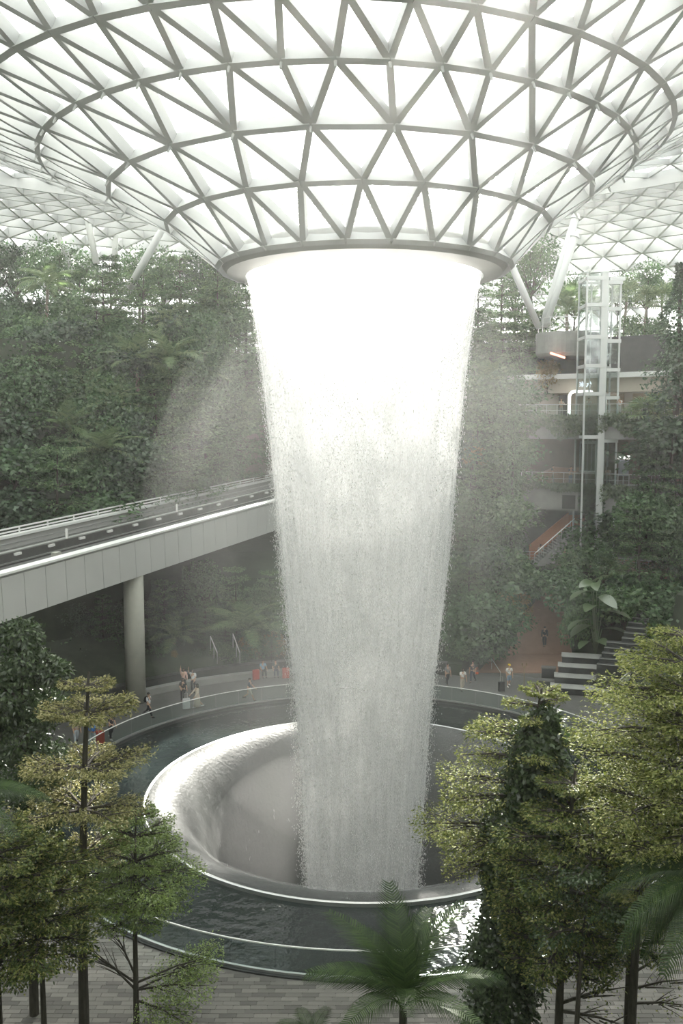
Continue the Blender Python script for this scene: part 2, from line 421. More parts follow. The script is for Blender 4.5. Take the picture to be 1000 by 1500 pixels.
M['film'] = fall_mat('sliding_water_film', 1.3, 0.5, 0.40, 0.74, 0.5, white=.7, fine=9.0)
MB().lathe(film_prof, 128).build('water_film', M['film'], basin, smooth=True)
# glass balustrade round the pool: each pane a part, with a bright top rail
bal = thing('glass_balustrade', 'frameless curved glass balustrade round the dark pool', 'balustrade', (CX, CY, 0))
NG = 60
for j in range(NG):
    a0, a1 = 2*PI*(j + .012)/NG, 2*PI*(j + .988)/NG
    MB().lathe([(WR + .12, 0.0), (WR + .14, 0.0), (WR + .14, 1.02), (WR + .12, 1.02)], 4, (0, 0), a0, a1, closed_prof=True).build('glass_panel', M['balglass'], bal)
MB().lathe([(WR + .105, 1.02), (WR + .155, 1.02), (WR + .155, 1.065), (WR + .105, 1.065)], 160, closed_prof=True).build('top_rail', M['cap'], bal)
MB().lathe([(WR + .08, 0.0), (WR + .18, 0.0), (WR + .18, .10), (WR + .08, .10)], 160, closed_prof=True).build('base_shoe', M['metal'], bal)

# ================================================================== the waterfall
M['fall_a'] = fall_mat('falling_water_outer', 2.2, 0.10, 0.34, 0.58, 0.72, white=.99)
M['fall_b'] = fall_mat('falling_water_middle', 1.4, 0.08, 0.33, 0.56, 0.72, white=.99, fine=22.0)
M['fall_c'] = fall_mat('falling_water_inner', 1.0, 0.06, 0.30, 0.55, 0.75, white=.99, fine=16.0)
M['drop'] = solid('water_drops', (0.93, 0.93, 0.92), 0.3)
prof = []
for y, hw in ((374, 176), (400, 172), (430, 166), (460, 161), (500, 155), (540, 150), (600, 143), (660, 136), (720, 131), (800, 123), (880, 114), (960, 105), (1040, 97), (1100, 92), (1200, 86), (1300, 82)):
    p = at(532, y, CY); dep = to_px(p)[2]; prof.append((hw * dep / F_PX, p.z))
prof[0] = (5.75, 26.4)
prof.append((prof[-1][0] * .97, -4.0)); prof.append((prof[-1][0] * .96, -9.5))
fall = thing('waterfall', 'tall white circular waterfall dropping from the glass oculus', 'waterfall', (1.1, CY, 0))
zz = np.array([p[1] for p in prof])[::-1]; rr = np.array([p[0] for p in prof])[::-1]
def fall_r(z): return float(np.interp(z, zz, rr))
def sheet(name, k, mat, seed):
    random.seed(seed); n = 96; pf = []
    zs = np.linspace(26.4, -9.5, 60); mb = MB(); ph = [random.uniform(0, 6.28) for _ in range(6)]
    for i, z in enumerate(zs):
        for j in range(n):
            t = 2*PI*j/n; w = min(1.0, (26.4 - z) / 14)
            r = fall_r(z) * k * (1 + w * (0.035*math.sin(5*t + ph[0]) + 0.025*math.sin(11*t + ph[1] + z*.05) + 0.015*math.sin(23*t + ph[2])))
            mb.v.append((r*math.cos(t), r*math.sin(t), float(z)))
    for i in range(len(zs) - 1):
        for j in range(n): j2 = (j+1) % n; mb.f.append((i*n+j, i*n+j2, (i+1)*n+j2, (i+1)*n+j))
    return mb.build(name, mat, fall, smooth=True)
sheet('water_sheet', 1.0, M['fall_a'], 1); sheet('water_sheet', 0.93, M['fall_b'], 2); sheet('water_sheet', 0.78, M['fall_c'], 3)
rng = np.random.default_rng(4)
nd = 130000
zd = 26.2 - 34 * rng.random(nd) ** 0.8; td = rng.random(nd) * 2*PI
rd = np.interp(zd, zz, rr) * (1 + rng.normal(0, 1, nd) * (0.008 + 0.055 * np.clip((26.2 - zd) / 26, 0, 1)))
sd = 0.007 + 0.012 * rng.random(nd); ln = sd * (1.5 + 2.5 * rng.random(nd))
c = np.stack([rd*np.cos(td), rd*np.sin(td), zd], -1)
offs_ = np.array([(1, 0, 0), (-.5, .87, 0), (-.5, -.87, 0), (0, 0, 1), (0, 0, -1)])
V = c[:, None, :] + offs_[None] * np.stack([sd, sd, ln], -1)[:, None, :]
tf = np.array([(0,1,3),(1,2,3),(2,0,3),(1,0,4),(2,1,4),(0,2,4)])
FF = (np.arange(nd)[:, None, None] * 5 + tf[None]).reshape(-1)
put('droplets', mesh_np('droplets', V.reshape(-1, 3), FF, np.full(nd * 6, 3)), M['drop'], fall, kind='stuff')
# ================================================================== terraced hillside, viaduct, buildings
D2R = PI / 180
hill = thing('ground', 'dark planted terraces stepping up round the valley', None, kind='structure')
left_prof = [(22.6, -0.3), (22.6, 0.85), (23.3, 0.85), (23.4, 0.75), (30, 3), (31, 6.5), (36, 8), (37, 13), (41, 14), (42, 20), (45.5, 20.5), (46.5, 26.6), (77, 26.6), (77, -0.3)]
notch_prof = [(22.6, -0.3), (22.6, 0.85), (23.3, 0.85), (23.4, 0.75), (30, 3), (31, 6.0), (36, 7.6), (57, 8.2), (57, 26.6), (77, 26.6), (77, -0.3)]   # cutting for the railway
MB().lathe(left_prof, 10, (CX, CY), 69*D2R, 84*D2R, closed_prof=True).build('hillside_terrace', M['soil'], hill)
MB().lathe(notch_prof, 20, (CX, CY), 84*D2R, 118*D2R, closed_prof=True).build('hillside_terrace', M['soil'], hill)
MB().lathe(left_prof, 48, (CX, CY), 118*D2R, 205*D2R, closed_prof=True).build('hillside_terrace', M['soil'], hill)
right_prof = [(25.5, -0.3), (25.6, -0.3), (30.5, -0.3), (37, 3.2), (37.2, 6.3), (47, 6.3), (47, 26.6), (77, 26.6), (77, -0.3)]
MB().lathe(right_prof, 32, (CX, CY), 40*D2R, 69*D2R, closed_prof=True).build('hillside_terrace', M['soil'], hill)
MB().lathe(left_prof, 24, (CX, CY), -25*D2R, 40*D2R, closed_prof=True).build('hillside_terrace', M['soil'], hill)
MB().lathe([(22.3, -0.2), (22.3, 0.95), (23.0, 0.95), (23.0, -0.2)], 48, (CX, CY), 72*D2R, 200*D2R, closed_prof=True).build('planter_wall', M['dark'], hill)
MB().lathe([(21.7, -0.02), (22.3, -0.02), (22.3, 0.45), (21.7, 0.45)], 40, (CX, CY), 92*D2R, 135*D2R, closed_prof=True).build('bench_ledge', M['wallgrey'], hill)

# near side of the valley: unseen plain wall added to block low sky light
near_prof = [(46.4, -0.3), (46.4, 26.6), (73, 26.6), (73, -0.3)]
MB().lathe(near_prof, 56, (CX, CY), 205*D2R, 335*D2R, closed_prof=True).build('wall_near_light_block', M['soil'], None, label='unseen wall on the near side of the valley, added to block low sky light', kind='structure')
# ---- viaduct
VA, VB = Vector((-18.3, 47.6, 10.9)), Vector((-5.7, 78.6, 12.3))
VU = (VB - VA).normalized(); VN = Vector((-VU.y, VU.x, 0)).normalized()
def vp(s, off, dz): return VA + VU * s + VN * off + Vector((0, 0, dz))
S0, S1 = -16.0, 53.0
via = thing('train_viaduct', 'pale grey elevated train viaduct crossing behind the waterfall', 'viaduct', (0, 0, 0))
def run(mb, off, dz, w, h, s0=S0, s1=S1): mb.bar(vp(s0, off, dz), vp(s1, off, dz), w, h); return mb
run(MB(), 0.30, -1.3, 0.5, 2.6).build('girder', M['concrete'], via)
run(MB(), 4.6, -1.75, 9.0, 1.3).build('deck', M['track'], via)
run(MB(), 9.0, -1.3, 0.4, 2.6).build('girder', M['concrete'], via)
random.seed(2)
npan = int((S1 - S0) / 1.75)
for i in range(npan):
    s = S0 + i * 1.75
    MB().bar(vp(s + .02, 0.0, -1.36), vp(s + 1.73, 0.0, -1.36), 0.10, 2.42).build('panel', M['panel'], via)
run(MB(), 0.22, 0.06, 0.72, 0.13).build('edge_cap', M['cap'], via)
for off in (1.0, 1.35): run(MB(), off, -0.15, 0.12, 0.10).build('conduit', M['wallgrey'], via)
run(MB(), 2.6, -0.72, 0.55, 0.75).build('running_beam', M['track'], via)
run(MB(), 4.6, -0.55, 0.35, 1.15).build('divider_wall', M['track'], via)
run(MB(), 4.6, 0.06, 0.42, 0.08).build('divider_cap', M['wallgrey'], via)
run(MB(), 6.4, -0.72, 0.55, 0.75).build('running_beam', M['track'], via)
run(MB(), 8.9, 0.10, 0.5, 0.18).build('edge_cap', M['cap'], via)
for off, dz in ((3.3, -0.3), (5.6, 0.0), (7.4, -0.1)): run(MB(), off, dz, 0.07, 0.09).build('power_rail', M['metal'], via)
for dz in (0.38, 0.62): run(MB(), 8.9, dz, 0.08, 0.10).build('guard_rail', M['cap'], via)
for i in range(24):
    s = S0 + 1 + i * 2.9
    MB().bar(vp(s, 8.9, 0.1), vp(s, 8.9, 0.66), 0.09, 0.09, (1, 0, 0)).build('rail_post', M['cap'], via)
for i in range(21):
    s = S0 + 3 + i * 3.1
    MB().bar(vp(s, 4.36, -0.12), vp(s + .55, 4.36, -0.12), 0.16, 0.16).build('marker_lamp', M['white'], via)
for s in (3.2, 10.5, 24.0): MB().tube([vp(s, 4.35, 0.1), vp(s, 4.35, 0.75)], 0.09, 8).build('signal_post', M['white'], via)
for s in (-8.0, 6.5): MB().bar(vp(s, 2.1, -0.35), vp(s + .5, 2.1, -0.35), 0.4, 0.6).build('equipment_box', M['pillar'], via)
PB = Vector((-14.15, 59.6, 0))
MB().tube([PB + Vector((0, 0, -0.1)), PB + Vector((0, 0, 9.6))], 0.68, 40).build('pillar', M['pillar'], via, smooth=True)
PB2 = PB + VU * 26 + Vector((2, 0, 0)); PB2.z = 0
MB().tube([PB2, PB2 + Vector((0, 0, 10.6))], 0.68, 32).build('pillar', M['pillar'], via, smooth=True)
# tunnel mouth where the track leaves the valley
tun = thing('tunnel_portal', 'brown concrete tunnel mouth at the end of the viaduct', 'tunnel', vp(50.5, 0, -2.6))
tu = MB()
for (o0, o1, z0, z1) in ((-2.2, -0.6, -1.4, 6.6), (9.6, 13.6, -1.4, 6.0), (-2.2, 13.6, 4.4, 6.0)):
    a = vp(48.5, (o0+o1)/2, (z0+z1)/2) - tun.location; b = vp(58, (o0+o1)/2, (z0+z1)/2) - tun.location
    tu.bar(a, b, abs(o1-o0), z1-z0)
tu.build('portal_frame', solid('brown_portal', (0.17, 0.14, 0.115), 0.8, var=0.15), tun)
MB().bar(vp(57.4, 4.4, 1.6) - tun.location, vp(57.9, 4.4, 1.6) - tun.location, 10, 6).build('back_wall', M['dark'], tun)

# ---- terraces with balconies on the far side by the lift
terr = thing('wall_back', 'stacked concrete balcony decks beside the glass lift', None, kind='structure')
def arc(r0, r1, z0, z1, a0, a1, n=24): return MB().lathe([(r0, z0), (r1, z0), (r1, z1), (r0, z1)], n, (CX, CY), a0*D2R, a1*D2R, closed_prof=True)
Z1, Z2, Z3, ZT = 6.5, 13.6, 19.75, 27.2
arc(40.2, 47.2, Z2 - 2.3, Z2, 47, 71).build('balcony_deck', M['wallgrey'], terr)
arc(40.0, 47.2, Z3 - 2.0, Z3, 47, 71).build('balcony_deck', M['wallgrey'], terr)
arc(38.0, 47.2, Z1 - 1.2, Z1 + 0.02, 47, 71).build('balcony_deck', M['terracotta'], terr)
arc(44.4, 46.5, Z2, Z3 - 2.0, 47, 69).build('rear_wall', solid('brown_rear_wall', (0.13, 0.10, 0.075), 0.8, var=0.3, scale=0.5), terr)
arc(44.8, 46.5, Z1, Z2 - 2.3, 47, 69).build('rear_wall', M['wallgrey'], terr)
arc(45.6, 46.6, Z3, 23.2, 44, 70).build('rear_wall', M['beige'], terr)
arc(43.8, 46.6, 22.0, 23.1, 44, 70).build('fascia', M['beige'], terr)
arc(43.2, 46.6, 23.3, 23.75, 44, 70).build('cornice', M['cap'], terr)
arc(43.7, 46.6, 23.1, 23.3, 44, 70).build('soffit', M['beige'], terr)
arc(44.0, 47.2, 23.75, 27.0, 40, 59).build('dark_parapet_wall', M['dark'], terr)
for a0, a1, c_ in ((47.5, 55.5, (0.42, 0.33, 0.22)), (56.5, 58.8, (0.30, 0.24, 0.17)), (63.2, 64.2, (0.08, 0.08, 0.08))):
    arc(45.45, 45.62, Z3 + .1, 21.9, a0, a1, 6).build('shop_window', solid('shop_front_%d' % a0, c_, 0.25, var=0.25, scale=0.4), terr)
arc(40.14, 40.25, 11.3 + .15, 13.0 - .3, 60.1, 61.8, 4).build('dark_screen', M['black'], terr)
# rounded viewing platform
pc = at(825, 500, 84.0); pc.z = 0
MB().lathe([(0.01, 25.3), (2.3, 25.3), (2.5, 25.6), (2.5, 27.5), (0.01, 27.5)], 40, (pc.x, pc.y)).build('viewing_platform', M['wallgrey'], terr)
for k in range(4):
    MB().lathe([(2.5, 25.75 + k*.45), (2.54, 25.75 + k*.45), (2.54, 26.13 + k*.45), (2.5, 26.13 + k*.45)], 40, (pc.x, pc.y), closed_prof=True).build('cladding_board', M['wallgrey'], terr)
arc(43.0, 47.0, 25.3, 27.45, 59, 66).build('viewing_platform', M['wallgrey'], terr)
MB().bar(at(806, 517, 81.0), at(827, 524, 81.4), 0.10, 0.16).build('light_strip', glow('red_strip_light', (1.0, 0.28, 0.16), 5.0), terr)

def railing(name, label, pts, h, np_, bars=(1.0, 0.5), glass_on=False, group=None, mat=None):
    t = thing(name, label, 'railing', pts[0], group=group)
    o0 = Vector(pts[0]); mat = mat or M['metal']
    for fr in bars:
        MB().tube([Vector(p) - o0 + Vector((0, 0, h*fr)) for p in pts], 0.035 if fr == 1.0 else 0.02, 6).build('rail', mat, t)
    L = len(pts) - 1
    for i in range(np_ + 1):
        f = i / np_ * L; k = min(int(f), L - 1); p = Vector(pts[k]).lerp(Vector(pts[k+1]), f - k) - o0
        MB().tube([p, p + Vector((0, 0, h))], 0.03, 5).build('post', mat, t)
    if glass_on:
        for k in range(L):
            a, b = Vector(pts[k]) - o0, Vector(pts[k+1]) - o0
            MB().bar(a + Vector((0, 0, h*.5)), b + Vector((0, 0, h*.5)), 0.015, h*.86).build('glass_panel', M['balglass'], t)
    return t
def arcpts(r, z, a0, a1, n): return [(CX + r*math.cos(t*D2R), CY + r*math.sin(t*D2R), z) for t in np.linspace(a0, a1, n)]
railing('balcony_railing', 'glass and steel railing along the upper balcony before the beige facade', arcpts(40.25, Z3, 48, 69.5, 12), 1.1, 16, glass_on=True)
railing('balcony_railing', 'glass and steel railing along the middle balcony below the lift car', arcpts(40.4, Z2, 48, 70, 12), 1.1, 16, glass_on=True)
railing('balcony_railing', 'thin wire railing along the lowest balcony by the orange stair', arcpts(38.3, Z1, 48, 70, 12), 1.1, 14, bars=(1.0, .75, .5, .25))
railing('platform_railing', 'pale railing round the rounded viewing platform', [(pc.x + 2.35*math.cos(t), pc.y + 2.35*math.sin(t), 27.5) for t in np.linspace(PI, 2*PI, 9)], 1.3, 8, bars=(1.0, .66, .33))

# hanging ivy on the balcony fronts
def leaf_arrays(C, D, Nn, L, W):
    """one folded rhombic leaf per row"""
    D = D / (np.linalg.norm(D, axis=1, keepdims=True) + 1e-9)
    S = np.cross(D, Nn); S /= (np.linalg.norm(S, axis=1, keepdims=True) + 1e-9)
    Nn = np.cross(S, D)
    L = np.broadcast_to(L, (len(C),))[:, None]; W = np.broadcast_to(W, (len(C),))[:, None]
    m = C + D * L * 0.45 + Nn * W * 0.12
    V = np.stack([C, m + S * W * 0.5, C + D * L - Nn * L * 0.12, m - S * W * 0.5], 1).reshape(-1, 3)
    return V
def leaf_mesh(name, Vs):
    V = np.concatenate(Vs); n = len(V) // 4
    return mesh_np(name, V, np.arange(n * 4), np.full(n, 4))
LM = {}
LM['ivy'] = leafmat('ivy_leaves', [(0.035, 0.06, 0.025), (0.06, 0.10, 0.04), (0.11, 0.15, 0.07)], 0.25, 0.08)
def ivy_curtain(label, r, ztop, depth, a0, a1, n, seed):
    g = np.random.default_rng(seed)
    t = (a0 + (a1 - a0) * g.random(n)) * D2R; d = g.random(n) ** 1.3 * depth * (0.65 + 0.35 * np.sin(t * 60) * np.sin(t * 23 + 1))
    rr_ = r - 0.05 - g.random(n) * 0.35 * (1 - d / depth * .4)
    C = np.stack([CX + rr_*np.cos(t), CY + rr_*np.sin(t), ztop + 0.25 * g.random(n) * (d < .3) - d], -1)
    Nn = np.stack([-np.cos(t), -np.sin(t), 0.6 + 0*t], -1) + g.normal(0, .5, (n, 3)); D = g.normal(0, 1, (n, 3)); D[:, 2] -= 1.2
    return put('hanging_ivy', leaf_mesh('hanging_ivy', [leaf_arrays(C, D, Nn, 0.30, 0.2)]), LM['ivy'], None, label, 'ivy', None, 'stuff')
ivy_curtain('green ivy curtain hanging over the upper balcony edge', 40.0, Z3, 2.3, 48, 71, 5200, 1)
ivy_curtain('green ivy curtain hanging over the middle balcony edge', 40.2, Z2, 2.6, 48, 59.5, 3200, 2)
ivy_curtain('short leafy fringe of ivy trimming the middle balcony edge', 40.2, Z2, 0.6, 59, 71, 1500, 3)
ivy_curtain('leafy ivy band below the lowest balcony railing', 38.0, Z1, 1.8, 48, 71, 4200, 4)

# ---- glass lift
LX = at(880, 600, 78.5); 
lift = thing('glass_lift_tower', 'white steel and glass lift tower beside the balconies', 'lift', (LX.x, LX.y, 0))
zt = at(880, 398, 78.5).z; zb = Z1
MB().box((-0.28, -0.3, zb), (0.28, 0.3, zt)).build('main_column', M['column'], lift)
for x, y in ((-1.55, -0.2), (-1.55, 2.4), (1.4, -0.1), (1.4, 2.4)):
    MB().box((x - .07, y - .07, zb if x > 0 else zb), (x + .07, y + .07, zt - (0.6 if x > 0 else 0))).build('corner_post', M['column'], lift)
lv = [at(880, y, 78.5).z for y in (408, 447, 494, 536, 577, 640)]
for i, z in enumerate(lv):
    MB().box((-1.62, -0.36, z - .16), (0.0, 0.0, z + .16)).build('cross_beam', M['column'], lift)
    MB().box((0.3, -0.3, z - .5), (1.5, -0.05, z - .2)).build('cross_beam', M['column'], lift)
    MB().box((-1.62, 2.3, z - .12), (1.45, 2.5, z + .12)).build('cross_beam', M['column'], lift)
    MB().box((-1.62, -.3, z - .12), (-1.48, 2.4, z + .12)).build('cross_beam', M['column'], lift)
MB().box((-1.7, -0.4, zt - .1), (0.4, 2.5, zt + .12)).build('tower_roof', M['liftglass'], lift)
MB().box((0.4, -0.2, zt - .75), (1.75, 2.4, zt - .45)).build('tower_roof', M['column'], lift)
edges_z = [zt - .1] + lv + [zb + 3]
for i in range(len(edges_z) - 1):
    z1_, z0_ = edges_z[i] - .16, edges_z[i+1] + .16
    if z1_ - z0_ < .3: continue
    MB().box((-1.5, -0.22, z0_), (-0.3, -0.19, z1_)).build('glass_panel', M['liftglass'], lift)
    MB().box((0.3, -0.12, z0_), (1.36, -0.09, z1_)).build('glass_panel', M['liftglass'], lift)
    MB().box((-1.57, -0.1, z0_), (-1.54, 2.3, z1_)).build('glass_panel', M['liftglass'], lift)
for x in (-1.1, -0.65, 0.85): MB().tube([(x, 1.6, zb), (x, 1.6, zt - .7)], 0.06, 8).build('guide_rail', M['metal'], lift)
car = MB(); zc = at(860, 690, 78.5).z
for x in (-1.35, -0.3):
    for y in (0.2, 1.5): car.box((x - .05, y - .05, zc), (x + .05, y + .05, zc + 2.4))
car.box((-1.4, 0.15, zc - .15), (-0.25, 1.55, zc)); car.box((-1.4, 0.15, zc + 2.4), (-0.25, 1.55, zc + 2.65))
cb = car.build('lift_car', M['column'], lift)
MB().box((-1.33, 0.17, zc), (-0.32, 0.2, zc + 2.4)).build('car_glass', M['liftglass'], cb)

# ---- white neon arch and the sign above it on the upper balcony
ag = at(833, 612, 82.8)
arch = thing('doorway_arch', 'white illuminated round-cornered arch framing the shop door on the upper balcony', 'arch', (ag.x, ag.y, Z3))
w_, h_ = 3.3, 2.35
ap = [(0, 0, 0), (0, 0, h_ - .5)] + [(0.5 - 0.5*math.cos(t), 0, h_ - .5 + .5*math.sin(t)) for t in np.linspace(0.3, PI/2, 5)] + [(w_ - .5, 0, h_)] + [(w_ - .5 + .5*math.sin(t), 0, h_ - .5 + .5*math.cos(t)) for t in np.linspace(0.3, PI/2, 5)] + [(w_, 0, 0)]
MB().tube(ap, 0.14, 8).build('neon_tube', glow('neon_white', (1.0, 1.0, 0.97), 2.2), arch, smooth=True)
sg = thing('shop_sign', 'small white glyph sign above the illuminated arch', 'sign', (ag.x + 0.9, ag.y, Z3 + 2.65))
strokes = [((0, .15), (.5, .55)), ((0, .55), (.5, .15)), ((0, .35), (.5, .35)), ((.25, .1), (.25, .62)),
           ((.65, .1), (.95, .62)), ((1.25, .1), (.95, .62)), ((.68, .42), (1.2, .42)), ((.95, .05), (.95, .3)),
           ((1.4, .55), (1.95, .55)), ((1.4, .1), (1.4, .62)), ((1.68, .15), (1.68, .55))]
gm = glow('sign_white', (0.85, 0.9, 1.0), 1.8)
for a, b in strokes: MB().bar((a[0], 0, a[1]), (b[0], 0, b[1]), 0.08, 0.10, (0, 1, 0)).build('sign_stroke', gm, sg)

# ---- orange stair and landing on the lowest level
st = at(782, 822, 78.0); st.z = Z1
stair = thing('orange_staircase', 'orange walled staircase climbing to the middle balcony', 'staircase', (st.x, st.y, Z1))
TR, RI, ns = 0.30, 0.17, 18
for i in range(ns):
    MB().box((i*TR*.75, i*.12 - .1, 0), ((i+1)*TR*.75 + .02, i*.12 + 2.0, (i+1)*RI)).build('step', M['wallgrey'], stair)
w0, w1 = Vector((0, 2.05, 0)), Vector((ns*TR*.75, 2.05 + ns*.12, ns*RI))
sw = MB(); 
sw.add([w0, w0 + Vector((0, 0, 1.6)), w1 + Vector((0, 0, 1.3)), Vector((w1.x, w1.y, 0)), w0 + Vector((0, .25, 0)), w0 + Vector((0, .25, 1.6)), w1 + Vector((0, .25, 1.3)), Vector((w1.x, w1.y + .25, 0))],
       [(3,2,1,0),(4,5,6,7),(0,1,5,4),(1,2,6,5),(2,3,7,6),(3,0,4,7)])
sw.build('stair_wall', M['orange'], stair)
MB().box((w1.x, w1.y - 2.2, w1.z - 1.6), (w1.x + 2.2, w1.y + .3, w1.z)).build('landing', M['wallgrey'], stair)
MB().box((w1.x - .2, w1.y + .05, w1.z - .2), (w1.x + 2.3, w1.y + .3, w1.z + 1.1)).build('landing_wall', M['orange'], stair)
for i in range(0, ns, 2):
    MB().tube([(i*TR*.75, i*.12 - .1, (i+1)*RI), (i*TR*.75, i*.12 - .1, (i+1)*RI + 1.0)], 0.03, 5).build('baluster', M['metal'], stair)
MB().tube([(0, -.1, 1.15), (ns*TR*.75, ns*.12 - .1, ns*RI + 1.0)], 0.045, 6).build('handrail', M['metal'], stair)
# low terracotta ledge on the middle balcony
a_ = at(770, 706, 83); 
ramp2 = thing('terracotta_ramp', 'low terracotta ramp wall on the middle balcony', 'ramp', (a_.x, a_.y, Z2))
rm = MB(); rm.add([(0,0,0),(5.2,0,0),(5.2,0,1.3),(2.8,0,1.5),(0,0,.1),(0,1,0),(5.2,1,0),(5.2,1,1.3),(2.8,1,1.5),(0,1,.1)], [(0,1,2,3,4),(9,8,7,6,5),(0,5,6,1),(1,6,7,2),(2,7,8,3),(3,8,9,4),(4,9,5,0)])
rm.build('ramp_wall', M['terracotta'], ramp2)

# ---- terracotta path climbing from the plaza
pth = MB()
pl = [(700, 985, 0.03), (722, 958, 0.35), (757, 915, 2.3), (786, 878, 4.2), (800, 858, 5.3)]
pr = [(845, 985, 0.03), (838, 958, 0.35), (830, 915, 2.3), (825, 878, 4.2), (822, 858, 5.3)]
va = [on(*p) for p in pl]; vb = [on(*p) for p in pr]
vs = va + vb + [v - Vector((0, 0, .6)) for v in va] + [v - Vector((0, 0, .6)) for v in vb]; k = len(va)
fs = []
for i in range(k - 1):
    fs += [(i, k+i, k+i+1, i+1), (2*k+i+1, 3*k+i+1, 3*k+i, 2*k+i), (i, i+1, 2*k+i+1, 2*k+i), (k+i+1, k+i, 3*k+i, 3*k+i+1)]
fs += [(0, 2*k, 3*k, k), (k-1, 2*k-1, 4*k-1, 3*k-1)]
MB().add(vs, fs).build('path', M['terracotta'], None, label='sloping terracotta path climbing from the plaza into the trees', kind='structure')

# ---- black stone cascade steps on the plaza's far side
cs0 = on(806, 1016); ang = -14 * D2R
casc = thing('stone_cascade', 'wet black stone cascade steps beside the terracotta path', 'cascade', (cs0.x, cs0.y, 0), ang)
for i in range(4):
    z0, z1_ = i * .48, (i + 1) * .48
    MB().box((0.0 + i*.25, i*1.1, -.05), (5.0, i*1.1 + 1.2, z1_ - .09)).build('step_block', M['wetdark'], casc)
    MB().box((0.0 + i*.25 - .04, i*1.1 - .06, z1_ - .05), (5.04, i*1.1 + 1.25, z1_)).build('step_lip', M['wallgrey'], casc)
for i in range(2):
    MB().box((-0.9 + .2*i, 1.4 + i*1.5, -.05), (0.3, 2.0 + i*1.5, .45 + i*.55)).build('side_ledge', M['wetdark'], casc)
    MB().box((-0.94 + .2*i, 1.36 + i*1.5, .45 + i*.55), (0.34, 2.04 + i*1.5, .52 + i*.55)).build('ledge_top', M['walk'], casc)
# stair flight climbing behind the cascade
sf0 = on(893, 975, 2.2)
fl = thing('stone_stair_flight', 'long dark stone stair flight climbing between shrubs', 'staircase', (sf0.x, sf0.y, 2.0), -22 * D2R)
for i in range(18):
    MB().box((0.1*i - (.9 if i < 5 else 0), i*.62, -2), (1.9 + .03*i, i*.62 + .7, .26*(i+1) - .05)).build('step', M['dark'], fl)
    MB().box((0.1*i - (.9 if i < 5 else 0), i*.62 - .03, .26*(i+1) - .05), (1.9 + .03*i, i*.62 + .03, .26*(i+1) - .01)).build('step_edge', M['wallgrey'], fl)
hr = thing('stair_handrail', 'sloping steel handrail beside the black cascade', 'handrail', on(902, 1002, 1.4))
h0 = hr.location; h1 = at(957, 950, on(902, 1002, 1.4).y + 3.5)
for k in range(3):
    dv = Vector((.28*k, .25*k, -.12*k))
    MB().tube([Vector(h0) - h0 + dv, h1 - h0 + dv], 0.06, 8).build('rail', M['metal'], hr)
for f in (0.05, .5, .95):
    p = (h1 - h0) * f; MB().tube([p + Vector((0, 0, -1.2)), p], 0.05, 6).build('post', M['metal'], hr)

# ---- slanted white roof props standing on the top terrace
def prop(label, b, t, r0, r1):
    o = thing('roof_column', label, 'column', b)
    MB().tube([(0, 0, 0), (t - b) * .5, t - b], [r0, (r0 + r1) / 2 * 1.1, r1], 16).build('shaft', M['column'], o, smooth=True)
    MB().tube([(t - b) * .985, t - b + (t - b).normalized() * .3], [r1 * 1.3, r1 * .8], 12).build('head_joint', M['column'], o)
prop('white slanted roof column leaning towards the oculus above the palms', at(190, 421, 88), at(245, 322, 84), .36, .30)
prop('white near-upright roof column behind the round trees', at(141, 385, 95), at(122, 290, 95), .34, .28)
prop('white roof column leaning away behind the round trees, beside the dark post', at(107, 398, 97), at(72, 308, 97), .30, .25)
prop('slim pale roof column between two round tree crowns', at(167, 395, 99), at(171, 320, 99), .32, .26)
prop('thick shaded roof column rising from the viewing platform', at(796, 478, 84), at(843, 318, 84), .42, .36)
prop('bright white roof column rising beside the lift tower', at(800, 476, 83.5), at(842, 345, 83), .24, .36)
prop('pale roof column slanting from the oculus rim to the viewing platform', at(789, 480, 84), at(742, 372, 82), .30, .30)
# ================================================================== plants
LM['far'] = leafmat('forest_leaves', [(0.032, 0.073, 0.026), (0.064, 0.134, 0.045), (0.102, 0.194, 0.075)], 0.35, 0.05)
LM['fartier'] = leafmat('feathery_leaves', [(0.045, 0.097, 0.034), (0.089, 0.171, 0.060), (0.153, 0.251, 0.098)], 0.4, 0.05)
LM['fardark'] = leafmat('dark_forest_leaves', [(0.019, 0.044, 0.019), (0.035, 0.077, 0.030), (0.058, 0.113, 0.049)], 0.25, 0.06)
LM['palm'] = leafmat('palm_fronds', [(0.08, 0.14, 0.05), (0.13, 0.21, 0.08), (0.20, 0.28, 0.11)], 0.35, 0.06)
LM['nearpalm'] = leafmat('glossy_palm_fronds', [(0.022, 0.045, 0.014), (0.04, 0.07, 0.022), (0.06, 0.10, 0.03)], 0.3, 0.015, 0.4)
LM['variegated'] = leafmat('cream_variegated_leaves', [(0.09, 0.11, 0.025), (0.22, 0.22, 0.07), (0.38, 0.36, 0.15), (0.52, 0.48, 0.26)], 0.35, 0.025, 0.5)
LM['olive'] = leafmat('olive_yellow_leaves', [(0.03, 0.055, 0.012), (0.08, 0.125, 0.026), (0.18, 0.22, 0.05), (0.38, 0.37, 0.12)], 0.35, 0.03, 0.5)
LM['green'] = leafmat('fresh_green_leaves', [(0.10, 0.17, 0.028), (0.19, 0.28, 0.05), (0.32, 0.42, 0.10)], 0.4, 0.06)
LM['deep'] = leafmat('deep_green_leaves', [(0.02, 0.04, 0.012), (0.04, 0.075, 0.022), (0.08, 0.13, 0.04)], 0.3, 0.05, 0.35)
LM['lime'] = leafmat('yellow_green_leaves', [(0.07, 0.10, 0.02), (0.16, 0.20, 0.04), (0.30, 0.33, 0.09), (0.44, 0.44, 0.18)], 0.4, 0.025, 0.5)
LM['golden'] = leafmat('golden_creeper', [(0.16, 0.11, 0.03), (0.26, 0.17, 0.05), (0.20, 0.18, 0.06)], 0.3, 0.05)
